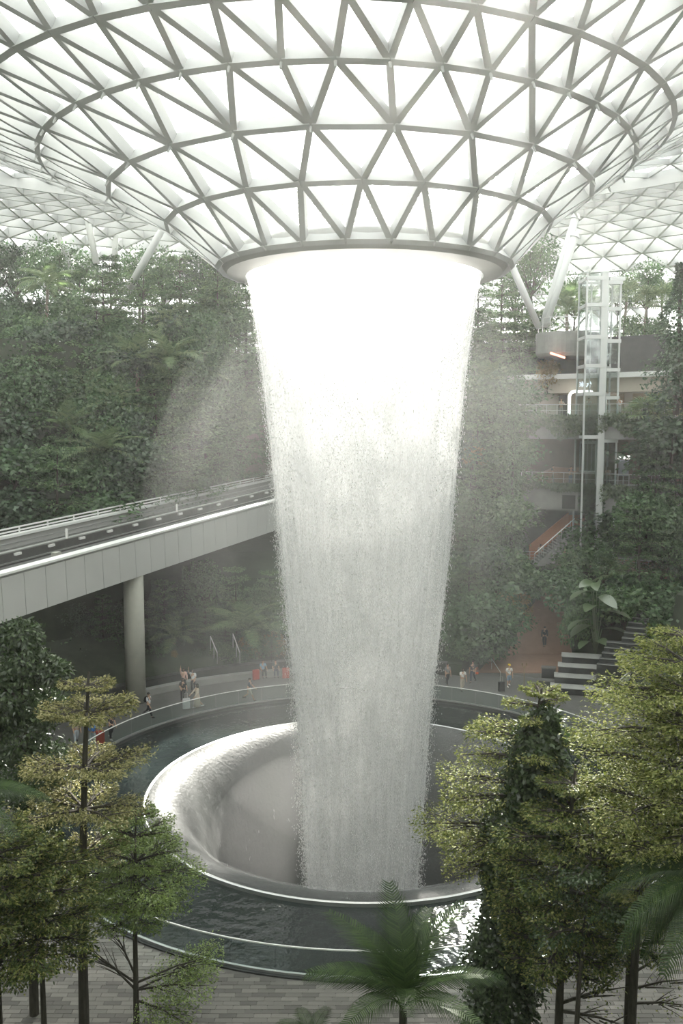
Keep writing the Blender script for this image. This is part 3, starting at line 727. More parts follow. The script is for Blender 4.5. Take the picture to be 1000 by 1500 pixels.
LM['big'] = leafmat('large_banana_leaf', [(0.10, 0.16, 0.07), (0.13, 0.19, 0.09)], 0.35, 0.14, 0.3)

def g3(g, n): return g.normal(0, 1, (n, 3))
def spray(g, base, ang, R, n, rise=0.12, width=0.30, thick=0.05, t0=0.2, L=0.1, W=0.05, sag=0.0):
    """flat fan of leaves along one limb"""
    t = t0 + (1 - t0) * g.random(n) ** 0.75
    wid = width * R * np.sqrt(np.clip(np.sin(PI * np.clip((t - t0) / (1 - t0) * .82 + .12, 0, 1)), 0, 1))
    lat = g.uniform(-1, 1, n) * wid
    ca, sa = math.cos(ang), math.sin(ang)
    x = base[0] + ca * R * t - sa * lat; y = base[1] + sa * R * t + ca * lat
    z = base[2] + rise * R * t - sag * R * t * t + g.normal(0, thick * R, n) + 0.05 * R * np.sin(lat * 9 / R + ang * 3)
    C = np.stack([x, y, z], -1)
    D = np.stack([ca + 0*t - sa * np.sign(lat) * .8, sa + 0*t + ca * np.sign(lat) * .8, 0*t], -1) + g3(g, n) * 0.55
    Nn = np.array([0, 0, 1.0])[None] + g3(g, n) * 0.45
    return leaf_arrays(C, D, Nn, L * g.uniform(.7, 1.25, n), W * g.uniform(.8, 1.2, n))
def ball(g, c, rad, n, L, W, flat=0.75, shell=0.55):
    d = g3(g, n); d /= np.linalg.norm(d, axis=1, keepdims=True)
    rr_ = (shell + (1 - shell) * g.random(n)) ** .6
    rr_ = rr_ * (1 + .18*np.sin(5*d[:, 0] + 3*d[:, 2] + 7*c[0]) * np.sin(4*d[:, 1] + 5*d[:, 2] + 3*c[2])) * (1 + .12*g.normal(0, 1, n))
    C = np.array(c)[None] + d * rr_[:, None] * rad * np.array([1, 1, flat])[None]
    D = d * .6 + g3(g, n) * .6; D[:, 2] -= .25
    return leaf_arrays(C, D, d * .7 + np.array([0, 0, .6])[None] + g3(g, n) * .35, L * g.uniform(.7, 1.3, n), W * g.uniform(.8, 1.2, n))

def tiered_parts(seed, H, R, ntier, first=0.32, nb=7, nl=90, L=0.3, W=0.14, lean=0.0, trunk_r=None, top_taper=0.35, sub=2):
    """trunk mesh + one leaf array per tier"""
    g = np.random.default_rng(seed); tr = trunk_r or H * .012
    top = Vector((lean * H, 0, H * .985)); mb = MB()
    pts = [Vector((0, 0, 0)), Vector((lean*H*.3 + g.normal(0, .006)*H, g.normal(0, .006)*H, H*.45)), top]
    mb.tube(pts, [tr * 1.25, tr, tr * .25], 7)
    def tp(z):
        f = z / H
        return pts[0].lerp(pts[1], f / .457) if f < .457 else pts[1].lerp(pts[2], (f - .457) / .543)
    tiers = []
    for k in range(ntier):
        f = k / max(1, ntier - 1); z = H * (first + (0.97 - first) * f ** 0.9)
        Rk = R * (1 - (1 - top_taper) * f ** 1.4) * g.uniform(.82, 1.12); arr = []
        b = tp(z); a0 = g.uniform(0, 6.28)
        for j in range(nb):
            a = a0 + 2*PI*j/nb + g.normal(0, .22); Rb = Rk * g.uniform(.65, 1.15); rise = g.uniform(.03, .22)
            tip = b + Vector((math.cos(a)*Rb*.92, math.sin(a)*Rb*.92, rise*Rb*.9))
            mb.tube([b, b.lerp(tip, .5) + Vector((0, 0, .03*Rb)), tip], [tr*.32, tr*.2, tr*.06], 4, cap=False)
            for q in range(sub):
                sg_ = (-1) ** q * g.uniform(.25, .6); m_ = b.lerp(tip, g.uniform(.3, .55))
                e_ = m_ + Vector((math.cos(a+sg_), math.sin(a+sg_), rise)) * Rb * .45
                mb.tube([m_, e_], [tr*.14, tr*.04], 3, cap=False)
            arr.append(spray(g, b, a, Rb, nl, rise, L=L, W=W))
        tiers.append(arr)
    return mb, tiers
def round_parts(seed, H, R, nblob, per, L=0.3, W=0.16, first=.45, trunk_r=None, flat=.75):
    g = np.random.default_rng(seed); tr = trunk_r or H * .016; mb = MB(); arr = []
    fork = Vector((g.normal(0, .02)*H, g.normal(0, .02)*H, H * first))
    mb.tube([(0, 0, 0), fork*.5, fork], [tr*1.2, tr, tr*.8], 7)
    for k in range(nblob):
        a = 2*PI*k/nblob*2.4 + g.normal(0, .3); f = (k + .5) / nblob
        rad = R * g.uniform(.38, .6); rr_ = R * (1 - f) ** .5 * g.uniform(.3, .75)
        c_ = Vector((math.cos(a)*rr_, math.sin(a)*rr_, H*(first + (1-first)*(.25 + .62*f))))
        if c_.z + rad*flat > H: c_.z = H - rad*flat
        mb.tube([fork, fork.lerp(c_, .5) + Vector((0, 0, -.05*R)), c_], [tr*.55, tr*.35, tr*.12], 5, cap=False)
        arr.append(ball(g, c_, rad, per, L, W, flat))
    return mb, arr
def column_parts(seed, H, R, n, L=.28, W=.15):
    g = np.random.default_rng(seed); mb = MB(); mb.tube([(0, 0, 0), (0, 0, H*.97)], [H*.018, H*.006], 6)
    z = H * (.03 + .97 * g.random(n)); a = g.random(n)*2*PI
    env = R * (0.55 + .45*np.sin(z/H*11 + 1.0)) * np.clip((1 - z/H)*3.2, .15, 1) * (0.8 + .3*np.sin(3*a + z))
    rr_ = env * (.5 + .5*g.random(n)) + .12
    C = np.stack([rr_*np.cos(a), rr_*np.sin(a), z], -1); D = np.stack([np.cos(a), np.sin(a), -.4 + 0*a], -1) + g3(g, n)*.6
    return mb, [leaf_arrays(C, D, np.stack([np.cos(a), np.sin(a), .7 + 0*a], -1) + g3(g, n)*.3, L*g.uniform(.7, 1.2, n), W)]
def frond_mesh(name, Lf, nleaf, wl, arch=0.55, seed=0, droop=0.35, ww=.05, split=0.0, rach=.018):
    """feather frond along +X, arching down; leaflets either side"""
    g = np.random.default_rng(seed); mb = MB()
    def cur(t): return Vector((Lf*t*(1 - .12*arch*t), 0, Lf*(.42*t - (.42 + arch*.62)*t*t)))
    pts = [cur(t) for t in np.linspace(0, 1, 9)]
    mb.tube(pts, [rach*(1 - .8*t) for t in np.linspace(0, 1, 9)], 4)
    for k in range(nleaf):
        t = .14 + .86*k/(nleaf-1)
        p = cur(t); tg = (cur(min(1, t+.02)) - cur(t-.02)).normalized()
        ll = wl * (math.sin(PI*min(.97, t*.78 + .16))**.7) * g.uniform(.9, 1.1)
        for s in (-1, 1):
            d = (Vector((0, s, 0)) + tg*.75 + Vector((0, 0, .22 - droop*.3))).normalized()
            up = Vector((0, 0, 1)); mid = p + d*ll*.55 + up*.02; tip = p + d*ll - up*ll*droop*g.uniform(.7, 1.3) + tg*ll*.1
            sd_ = tg * ww * (1.0 if ll > .2*wl else .6)
            mb.add([p - sd_*.5, p + sd_*.5, mid + sd_*.5, mid - sd_*.5, tip], [(0, 1, 2, 3), (3, 2, 4)])
    return mb.mesh(name)
def fan_mesh(name, Lp, R, nseg, seed=0):
    g = np.random.default_rng(seed); mb = MB()
    tip = Vector((Lp, 0, Lp*.35)); mb.tube([(0, 0, 0), tip*.5 + Vector((0, 0, .05)), tip], [.03, .025, .02], 4)
    for k in range(nseg):
        a = (k/(nseg-1) - .5) * 4.3; r = R * (1 - .12*abs(a)/2.2) * g.uniform(.92, 1.05)
        d = Vector((math.cos(a), math.sin(a), .18 - .1*abs(a))); sd_ = Vector((-math.sin(a), math.cos(a), 0)) * R * .055
        m_ = tip + d*r*.6; e_ = tip + d*r - Vector((0, 0, r*.28))
        mb.add([tip, m_ - sd_, m_ + sd_, e_], [(0, 1, 2), (1, 3, 2)])
    return mb.mesh(name)
def make_tree(name, mb, arrs, lm, bark='bark'):
    t = thing(name)
    put('trunk', mb.mesh('trunk'), M[bark], t)
    put('crown', leaf_mesh('crown', arrs), lm, t, kind='stuff')
    return t
def make_palm(name, fmesh, H, nf, tr, lm, seed, curve=.04, spread=(-.25, 1.05), bark='barkpale', fs=1.0):
    g = np.random.default_rng(seed); t = thing(name); fmesh.materials.append(lm) if not fmesh.materials else None
    top = Vector((curve*H, 0, H)); mb = MB(); mb.tube([(0, 0, 0), (curve*H*.25, 0, H*.5), top], [tr*1.3, tr, tr*.85], 8)
    put('trunk', mb.mesh('trunk'), M[bark], t)
    MB().tube([top - Vector((0, 0, .02)), top + Vector((0, 0, .5*fs))], [tr*1.1, tr*.5], 7).build('crownshaft', lm, t)
    for k in range(nf):
        f = (k + .5)/nf; o = put('frond', fmesh, None, t); o.location = top + Vector((0, 0, .35*fs))
        el = spread[0] + (spread[1] - spread[0]) * f
        o.rotation_euler = (g.normal(0, .12), -el, k * 2.399 + g.normal(0, .15)); s_ = fs * g.uniform(.85, 1.1); o.scale = (s_, s_, s_)
    return t
flat = lambda tiers: [a for t in tiers for a in t]
PRO = {}
def reg(key, H, make): PRO[key] = (make, H)
for i, (sd_, R_, nt_) in enumerate(((11, 3.9, 7), (12, 3.3, 8), (13, 4.4, 6))):
    mb, ti = tiered_parts(sd_, 12, R_, nt_, nb=7, nl=60, L=.34, W=.17); reg('tier%d' % i, 12, make_tree('tiered_tree', mb, flat(ti), LM['fartier'] if i != 1 else LM['far']))
for i, (sd_, R_, nb_) in enumerate(((21, 3.6, 12), (22, 4.2, 14), (23, 3.0, 10))):
    mb, ar = round_parts(sd_, 11, R_, nb_, 210, L=.34, W=.19); reg('round%d' % i, 11, make_tree('round_tree', mb, ar, LM['far'] if i else LM['fardark']))
for i, sd_ in enumerate((31, 32)):
    mb, ar = column_parts(sd_, 10, 1.7 if i else 1.3, 2600); reg('slim%d' % i, 10, make_tree('slender_tree', mb, ar, LM['far'] if i else LM['fardark']))
for i, sd_ in enumerate((41, 42, 43)):
    mb, ar = round_parts(sd_, 3.0, 2.0, 9, 150, L=.3, W=.18, first=.15, flat=.7, trunk_r=.06); reg('bush%d' % i, 3, make_tree('leafy_shrub', mb, ar, (LM['far'], LM['fardark'], LM['fartier'])[i]))
mb, ar = round_parts(44, 3.0, 1.6, 8, 150, L=.24, W=.14, first=.1, flat=.9, trunk_r=.05); reg('gold', 3, make_tree('golden_creeper', mb, ar, LM['golden']))
fm = frond_mesh('frond', 2.9, 20, .8, .6, 1, .4, .10); reg('feather', 8, make_palm('feather_palm', fm, 6.5, 16, .13, LM['palm'], 5))
fm2 = frond_mesh('frond', 3.4, 22, .9, .45, 2, .3, .11); reg('fern', 4.5, make_palm('palm_clump', fm2, 1.8, 16, .14, LM['palm'], 6, spread=(0, 1.25)))
fm3 = fan_mesh('frond', 1.1, 1.15, 16, 3); reg('fan', 5.5, make_palm('fan_palm', fm3, 4.2, 18, .12, LM['palm'], 7, spread=(-.5, 1.2)))
for k, (t, H) in PRO.items(): t.location = (0, -60, -40)
used = set()
ORD = ['first', 'second', 'third', 'fourth', 'fifth', 'sixth', 'seventh', 'eighth', 'ninth', 'tenth', 'eleventh', 'twelfth', 'thirteenth', 'fourteenth', 'fifteenth', 'sixteenth', 'seventeenth', 'eighteenth', 'nineteenth', 'twentieth', 'twenty-first', 'twenty-second', 'twenty-third', 'twenty-fourth', 'twenty-fifth', 'twenty-sixth', 'twenty-seventh', 'twenty-eighth', 'twenty-ninth', 'thirtieth', 'thirty-first', 'thirty-second', 'thirty-third', 'thirty-fourth', 'thirty-fifth', 'thirty-sixth', 'thirty-seventh', 'thirty-eighth', 'thirty-ninth', 'fortieth']
DESC = {'tier': ('feathery tiered tree', 'tree'), 'round': ('dense round-crowned tree', 'tree'), 'slim': ('slender leafy columnar tree', 'tree'), 'bush': ('low leafy shrub', 'shrub'),
        'gold': ('golden-leaved creeper bush', 'shrub'), 'feather': ('slim-trunked feather palm', 'palm'), 'fern': ('arching palm clump', 'palm'), 'fan': ('fan palm', 'palm')}
PLANTED = []
def plant(key, px, ytop, Y, zb, row, wide=1.0):
    """a plant whose top shows at (px, ytop) when it stands at depth Y on ground height zb"""
    if row in ('mid', 'rail', 'low', 'shelf', 'upper') and px < 420:      # keep clear of the far edge of the viaduct and of the tunnel mouth
        if 322 < px < 418 and ytop > 600: return
        for s_ in np.linspace(S0, 60, 150):
            e_ = vp(float(s_), 9.4, 0)
            if 500 + F_PX * e_.x / e_.y >= px: Y = max(Y, e_.y + 3.0); break
        else: Y = max(Y, 99)
    top = at(px, ytop, Y); h = max(.6, top.z - zb); make, H = PRO[key]
    if key in used: o = copy_tree(make)
    else: o = make; used.add(key)
    s = h / H
    lim = {'fea': 1.15, 'fan': 1.15, 'bus': 1.25, 'fer': 1.1, 'gol': 1.1, 'tie': 1.0, 'rou': 1.05, 'sli': 1.2}[key[:3]]
    if s > lim: s = lim; zb = top.z - s * H            # rooted on the slope just below
    o.location = (top.x, Y, zb); o.scale = (s * wide, s * wide, s); o.rotation_euler = (0, 0, random.Random(int(px * 7 + ytop)).uniform(0, 6.28))
    PLANTED.append((key.rstrip('0123456789'), row, px, o))
ROWS = {'top': 'on the top terrace under the dome', 'upper': 'on the upper terrace behind the viaduct', 'mid': 'on the middle terrace behind the viaduct',
        'rail': 'just behind the viaduct rail', 'under': 'in the shade under the viaduct', 'wall': 'along the dark planter wall',
        'rtop': 'on the top terrace beside the lift', 'rhigh': 'high between waterfall and balconies', 'rmid': 'low between waterfall and balconies',
        'rbalc': 'beside the balconies and stairs', 'redge': 'on the slope beyond the lift', 'shelf': 'on the hanging shelf below the palms', 'low': 'on the low slope above the viaduct', 'deep': 'deep in the shade below the viaduct', 'rback': 'in the misty green wall beside the waterfall', 'rfill': 'in the thicket beyond the balconies'}
T = plant
# top terrace, left of the waterfall
for k, x, y, Y, w in (('round0', -12, 345, 98, 1.1), ('round0', 18, 352, 99, 1), ('round1', 72, 349, 97, 1), ('round2', 118, 364, 100, 1), ('round1', 200, 362, 99, .9), ('round2', 240, 363, 98, 1), ('round0', 292, 366, 97, 1.05),
                   ('round1', 335, 370, 96, 1.0), ('round2', 385, 368, 97, 1.0), ('tier1', 160, 372, 96, 1.0), ('tier2', 262, 374, 95, 1), ('tier0', 318, 384, 94, 1), ('round1', 440, 372, 98, 1), ('round0', 600, 372, 98, 1), ('round2', 520, 372, 98, 1)): T(k, x, y, Y, 26.4, 'top', w)
for k, x, y, Y, zb, w in (('feather', 64, 398, 91, 20, 1.1), ('tier0', 150, 400, 90, 20, 1.2), ('tier2', 210, 396, 89, 20, 1.1), ('tier1', 262, 412, 88, 20, 1.2), ('tier0', 318, 418, 88, 20, 1.2), ('tier2', 362, 430, 87, 20, 1.1), ('round2', 108, 428, 90, 20, 1.0),
                       ('bush0', 30, 450, 90, 20.5, 1.1), ('bush1', 6, 430, 90, 20.5, 1.2), ('tier1', 390, 440, 88, 20, 1), ('round0', 10, 440, 88, 19, 1.0), ('bush2', 130, 470, 88, 20, 1.1), ('bush0', 180, 470, 88, 20, 1.1), ('bush2', 300, 468, 88, 20, 1.2), ('feather', 250, 455, 87, 20, .9)): T(k, x, y, Y, zb, 'upper', w)
for k, x, y, Y, zb, w in (('feather', 28, 512, 84, 13, .75), ('fern', 200, 495, 84, 13.5, 1.1), ('fern', 248, 488, 84, 13.5, 1.1), ('fern', 125, 535, 83, 13.5, 1.0), ('fern', 285, 512, 83, 13.5, 1.1), ('tier0', 345, 500, 84, 13.5, 1.2), ('round1', 60, 520, 85, 13, .9), ('bush0', 150, 505, 86, 14, 1.4), ('bush1', 85, 500, 86, 14, 1.5),
                       ('tier2', 250, 545, 82, 13, 1.4), ('tier1', 310, 560, 82, 12, 1.1), ('round2', 370, 560, 82, 13, .9), ('fern', 165, 560, 81, 12, .9), ('bush1', 20, 560, 84, 13, 1.5), ('bush0', 110, 590, 82, 12, 1.4), ('bush2', 340, 600, 82, 12, 1.4),
                       ('fern', 98, 592, 78, 8.5, 1.15), ('fern', 150, 622, 77, 8, 1.2), ('tier1', 228, 580, 78, 8, 1.1), ('tier0', 275, 600, 78, 8, 1.1), ('round2', 312, 610, 78, 8, 1.0), ('slim1', 345, 600, 78, 8, 1.0), ('bush1', 30, 610, 79, 9, 1.7), ('slim0', 5, 520, 80, 9, 1.2), ('bush0', 60, 640, 78, 8, 1.4), ('bush1', 200, 650, 77, 8, 1.5)): T(k, x, y, Y, zb, 'mid', w)
for k, x, y, Y, zb, w in (('tier2', 84, 652, 71, 4.5, 1.0), ('bush1', 15, 715, 70, 6, 1.5), ('bush1', -6, 640, 73, 9, 1.5), ('bush0', 22, 655, 72, 8, 1.4), ('bush1', 0, 600, 75, 11, 1.4), ('tier1', 190, 690, 73, 5, 1.0), ('slim1', 230, 670, 74, 5, 1.0), ('slim0', 258, 660, 75, 5, 1.0), ('round2', 300, 670, 76, 5, .9), ('bush0', 140, 720, 72, 5.5, 1.6), ('bush2', 280, 715, 75, 6, 1.4), ('bush1', 50, 740, 70, 5, 1.6), ('slim1', 325, 660, 77, 5, .9), ('bush0', 345, 690, 78, 6, 1.3)): T(k, x, y, Y, zb, 'rail', w)
for k, x, y, Y, zb, w in (('round0', 10, 880, 68, 2, 1.1), ('tier1', 55, 900, 66, 1, 1.1), ('round0', 110, 880, 67, 1, 1.1), ('tier1', 150, 870, 67, 1, 1.0), ('fern', 255, 905, 68, .8, 1.2), ('tier0', 240, 850, 69, 1, 1.1), ('round2', 300, 820, 70, 1, 1.0), ('tier2', 345, 830, 69, 1, .9), ('tier0', 395, 835, 70, 1, 1.0),
                       ('fern', 360, 880, 67.5, .8, 1.2), ('tier1', 300, 880, 68, .8, 1.2), ('slim0', 225, 850, 70, 1, 1.1), ('slim1', 270, 830, 72, 1, 1), ('round1', 430, 840, 71, 1, 1.0), ('round0', 200, 840, 72, 3, 1.2), ('round0', 150, 830, 74, 3, 1.2), ('round2', 390, 850, 70, 1, .9)): T(k, x, y, Y, zb, 'under', w)
for k, x, y, Y, zb, w in (('bush0', 232, 948, 66.6, .7, 1), ('bush2', 262, 958, 66.9, .7, .9), ('bush1', 290, 950, 67.2, .7, 1), ('gold', 255, 952, 66.3, .8, .6), ('bush2', 325, 940, 67.2, .7, 1.1), ('bush0', 352, 945, 67.3, .7, 1.1), ('gold', 365, 930, 67.6, .8, 1.0), ('bush0', 385, 930, 67.5, .7, 1.2), ('bush1', 160, 960, 65.5, .7, 1.2), ('bush1', 120, 950, 65, .7, 1.3), ('gold', 400, 925, 67.8, .8, 1.0)): T(k, x, y, Y, zb, 'wall', w)
# right of the waterfall
for k, x, y, Y, zb, w in (('round1', 785, 343, 96, 26.4, .9), ('round2', 755, 388, 97, 26.4, 1), ('fern', 832, 414, 88, 26.4, 1.0), ('round2', 950, 380, 91, 26.4, 1.05), ('round0', 908, 396, 93, 26.4, .7), ('fan', 915, 420, 88, 26.4, 1.0), ('fan', 945, 430, 87, 26.4, .9), ('fan', 972, 428, 87, 26.4, .9), ('round1', 1010, 392, 90, 26.4, 1), ('tier0', 700, 398, 96, 26.4, 1), ('tier2', 735, 400, 94, 26.4, 1.0), ('bush2', 925, 462, 87.5, 26.5, .9), ('bush0', 960, 465, 87, 26.5, .9), ('round2', 665, 395, 98, 26.4, 1), ('bush2', 790, 455, 90, 26.4, 1.2), ('fern', 860, 420, 90, 26.4, .9), ('round1', 840, 400, 98, 26.4, .8)): T(k, x, y, Y, zb, 'rtop', w)
for k, x, y, Y, zb, w in (('tier2', 735, 455, 90, 20, 1.1), ('tier0', 765, 440, 91, 20, 1.0), ('tier1', 700, 450, 90, 20, 1.1), ('tier0', 720, 490, 88, 18, 1.2), ('tier2', 760, 500, 87, 17, 1.1), ('fern', 712, 528, 85, 14, 1.1), ('tier0', 705, 570, 83, 11, 1.2), ('tier1', 738, 540, 84, 12, 1.2), ('gold', 803, 525, 84.5, 20, .9), ('slim1', 745, 590, 80, 8, .9), ('tier2', 735, 575, 82, 10, 1.2), ('tier1', 680, 520, 88, 15, 1.2), ('round2', 670, 440, 91, 20, 1.0)): T(k, x, y, Y, zb, 'rhigh', w)
for k, x, y, Y, zb, w in (('tier0', 690, 685, 78, 6, 1.3), ('tier2', 735, 660, 80, 7, 1.2), ('slim1', 752, 610, 78, 5.5, .8), ('round2', 715, 760, 76, 4, 1.0), ('tier1', 680, 760, 76, 3.5, 1.2), ('slim0', 750, 745, 76, 4, 1.3), ('tier2', 700, 820, 73, 2, 1.1), ('bush0', 735, 830, 73.5, 3, 1.6), ('bush2', 765, 830, 75, 4, 1.2), ('bush0', 695, 900, 69, .6, 1.3), ('bush1', 722, 910, 69.5, .8, 1.2), ('slim1', 715, 850, 71, .6, 1), ('bush0', 745, 880, 71.5, 2, 1.1), ('gold', 752, 860, 72.5, 2.6, 1.2), ('bush2', 680, 935, 67.5, .3, 1.0), ('tier1', 655, 850, 72, 1, 1.1), ('bush1', 700, 945, 67, .2, 1.0), ('bush0', 775, 850, 74, 4, .9), ('gold', 690, 640, 80, 15, .9), ('slim0', 665, 650, 80, 6, 1.1)): T(k, x, y, Y, zb, 'rmid', w)
for k, x, y, Y, zb, w in (('fan', 940, 595, 76, 15.5, 1.35), ('fan', 968, 588, 77, 15.5, 1.2), ('slim0', 946, 590, 75, 12, .8), ('tier1', 962, 668, 72, 5, 1.0), ('tier0', 990, 690, 71, 5, 1.0), ('tier2', 935, 700, 76, 6, .7), ('bush1', 900, 740, 79, 6.6, 1.5), ('bush0', 870, 765, 79, 6.6, 1.3), ('bush2', 850, 800, 76, 5.5, 1.3), ('round2', 885, 795, 73, 3.0, .7), ('bush0', 830, 830, 73, 4.2, 1.2), ('fern', 905, 815, 73, 4, .9), ('bush0', 850, 850, 70, 3, 1.2), ('slim1', 832, 850, 69, 2.5, .5), ('bush1', 920, 840, 70, 3, 1.1), ('bush0', 965, 850, 68, 3, 1.4), ('fern', 985, 850, 69, 3, 1), ('bush1', 990, 900, 66, 2, 1.5), ('bush0', 955, 900, 66, 2, 1.0), ('bush1', 895, 860, 68.5, 2.5, 1.0), ('round0', 1005, 780, 70, 2, 1.0), ('bush2', 842, 890, 67.5, 1.8, .7), ('bush1', 945, 760, 78, 6.6, 1.6)): T(k, x, y, Y, zb, 'rbalc', w)
for k, x, y, Y, zb, w in (('slim0', 998, 385, 72, 8, 1.3), ('round0', 1010, 480, 70, 6, .9), ('bush1', 985, 610, 71, 14, 1.5), ('round0', 1000, 620, 72, 8, .7), ('bush1', 965, 640, 75, 12, 1.6)): T(k, x, y, Y, zb, 'redge', w)
# fillers that close the green walls
random.seed(31)
for (x0, x1, y, Y, zb, row, n) in ((-10, 400, 462, 87, 20, 'upper', 12), (-10, 420, 432, 93, 26.4, 'top', 13), (-15, 75, 490, 82, 14, 'shelf', 5), (-15, 75, 530, 80, 13, 'shelf', 5), (-15, 75, 575, 78, 10, 'low', 5), (-10, 400, 505, 85, 14, 'shelf', 15), (-10, 400, 548, 83, 13, 'shelf', 15), (-10, 390, 590, 80.5, 9, 'low', 15), (-10, 380, 635, 78.5, 8, 'low', 15), (-10, 330, 680, 76, 6, 'low', 12),
                             (-10, 420, 870, 70, 1, 'deep', 12), (-10, 420, 920, 67.5, .8, 'deep', 12), (660, 780, 470, 89, 19, 'rback', 7), (650, 770, 550, 84, 12, 'rback', 7), (650, 758, 630, 80, 8, 'rback', 7), (645, 750, 720, 77, 4, 'rback', 7), (645, 760, 800, 73, 2, 'rback', 6), (650, 735, 880, 69, .5, 'rback', 5), (925, 1010, 740, 70, 5, 'rfill', 5), (900, 1010, 860, 67, 3, 'rfill', 5)):
    for i in range(n):
        px = x0 + (x1 - x0) * (i + random.uniform(.15, .85)) / n; yy = y + random.uniform(-20, 20)
        key = random.choice(['bush0', 'bush1', 'bush2', 'tier0', 'tier1', 'tier2', 'round1', 'round2', 'slim1'] if row != 'deep' else ['bush1', 'bush0', 'round0', 'tier1', 'slim0'])
        T(key, px, yy, Y + random.uniform(-1, 1), zb, row, random.uniform(1.0, 1.3))
for key in [k for k in PRO if k not in used]:
    for ch in CH.get(PRO[key][0].name, []): bpy.data.objects.remove(ch)
    bpy.data.objects.remove(PRO[key][0])
grp = {}
for key, row, px, o in PLANTED: grp.setdefault((key, row), []).append((px, o))
for (key, row), l in grp.items():
    l.sort(key=lambda t: t[0]); d, cat = DESC[key]
    for i, (px, o) in enumerate(l):
        lab = d + ' ' + ROWS[row] + ('' if len(l) == 1 else ', %s from the left' % ORD[i])
        tag(o, lab, cat, 'forest plants ' + ROWS[row])

# ---- large-leaved plant by the cascade: every leaf a part
def big_leaf(name, L, W):
    mb = MB(); n = 7
    for i in range(n + 1):
        t = i / n; w = W * math.sin(PI * (t*.88 + .06)) ** .8 * (1 if t < .95 else .3); x = L*t; z = L*(.25*t - .42*t*t)
        mb.v += [(x, -w/2, z + w*.12), (x, 0, z), (x, w/2, z + w*.12)]
    for i in range(n):
        for k in (0, 1): mb.f.append((i*3+k, (i+1)*3+k, (i+1)*3+k+1, i*3+k+1))
    return mb.mesh(name, True)
bp_ = at(872, 945, 66.5); bp_.z = 1.6
ban = thing('banana_plant', 'tall plant with huge pale paddle leaves behind the black cascade', 'plant', bp_)
blm = big_leaf('leaf', 2.3, .95); blm.materials.append(LM['big'])
random.seed(12)
for px_, py_, sc_ in ((842, 862, 1.0), (850, 850, .8), (836, 905, 1.1), (852, 912, 1.1), (905, 895, 1.05), (908, 915, 1.0), (848, 938, .9), (878, 935, .8), (870, 850, .9), (890, 870, .9), (860, 885, 1.0)):
    tip = at(px_, py_, 66.5 + random.uniform(-1.2, .4)) - bp_; stem_top = Vector((tip.x*.25, tip.y*.3, max(.6, tip.z - .3)))
    lf = put('leaf', blm, None, ban); lf.location = stem_top
    lf.rotation_euler = (random.uniform(-.5, .5), random.uniform(-.1, .25) - .1, math.atan2(tip.y - .6, tip.x)); lf.scale = (sc_,)*3
    MB().tube([(0, 0, 0), stem_top*.6, stem_top], [.06, .045, .03], 5).build('stalk', LM['big'], ban)

# ================================================================== foreground trees
def near_tree(name, label, loc, lm, mbtrunk, tiers, bark='bark', rz=0.0, part='leaf_tier', cat='tree'):
    t = thing(name, label, cat, loc, rz)
    put('trunk', mbtrunk.mesh('trunk'), M[bark], t)
    for a in tiers: put(part, leaf_mesh(part, a if isinstance(a, list) else [a]), lm, t, kind='stuff')
    return t
def limb_tree(seed, H, trunk, limbs, tr, L, W, dens, extra=None, width=.34):
    """trunk polyline + hand-placed limbs: (height, angle, reach, rise, leaf count)"""
    g = np.random.default_rng(seed); mb = MB(); pts = [Vector(p) for p in trunk]
    mb.tube(pts, [tr*(1 - .8*i/(len(pts)-1)) for i in range(len(pts))], 9)
    zs = [p.z for p in pts]
    def tp(z): return Vector((float(np.interp(z, zs, [p.x for p in pts])), float(np.interp(z, zs, [p.y for p in pts])), z))
    tiers = []
    for z, a, R, rise, n in limbs:
        b = tp(min(z, zs[-1]*.98)); tip = b + Vector((math.cos(a)*R*.95, math.sin(a)*R*.95, rise*R*.95))
        m_ = b.lerp(tip, .5) + Vector((0, 0, .04*R)); mb.tube([b, m_, tip], [tr*.4, tr*.24, tr*.05], 5, cap=False)
        arr = []
        for q in range(7):
            sgn = (-1)**q * g.uniform(.3, .75); s0 = b.lerp(tip, g.uniform(.2, .7)); rr_ = R * g.uniform(.3, .5)
            e_ = s0 + Vector((math.cos(a+sgn), math.sin(a+sgn), rise + g.uniform(-.1, .25))) * rr_
            mb.tube([s0, s0.lerp(e_, .5) + Vector((0, 0, .02)), e_], [tr*.16, tr*.1, tr*.03], 4, cap=False)
            if n: arr.append(spray(g, s0, a + sgn, rr_ * 1.08, max(4, int(n*dens*.07)), rise, width=.5, thick=.08, t0=.1, L=L, W=W))
        if n:
            arr.append(spray(g, b, a, R, int(n*dens*.62), rise, width=width, thick=.045, t0=.12, L=L, W=W)); tiers.append(arr)
    return mb, tiers
def foot(px, Y): return Vector(((px - 500) / F_PX * (Y*math.cos(PITCH) + CAM_H*math.sin(PITCH)), Y, 0))
def zof(py, Y): return at(500, py, Y).z
g_ = np.random.default_rng(77)
# cream tiered tree (left)
Y = 25.0; f0 = foot(124, Y); H = zof(985, Y)
limbs = []
for py, reach, cnt in ((1000, .8, 900), (1040, 1.75, 2600), (1120, 2.05, 2700), (1180, 2.15, 2700), (1245, 1.5, 1000)):
    z = zof(py, Y) - .15
    for k in range(6):
        a = k*2*PI/6 + g_.uniform(-.3, .3); limbs.append((z, a, reach*g_.uniform(.75, 1.1)*(1.0 if abs(math.cos(a)) > .4 else .8), .12 + g_.uniform(-.04, .08), cnt/3.2))
mb, ti = limb_tree(1, H, [(0, 0, -.3), (.05, 0, H*.4), (.25, .1, H*.8), (.42, .1, H)], limbs, .17, .105, .05, .9)
near_tree('tiered_tree', 'cream-leaved tiered tree standing in front of the viaduct pillar', f0, LM['variegated'], mb, ti)
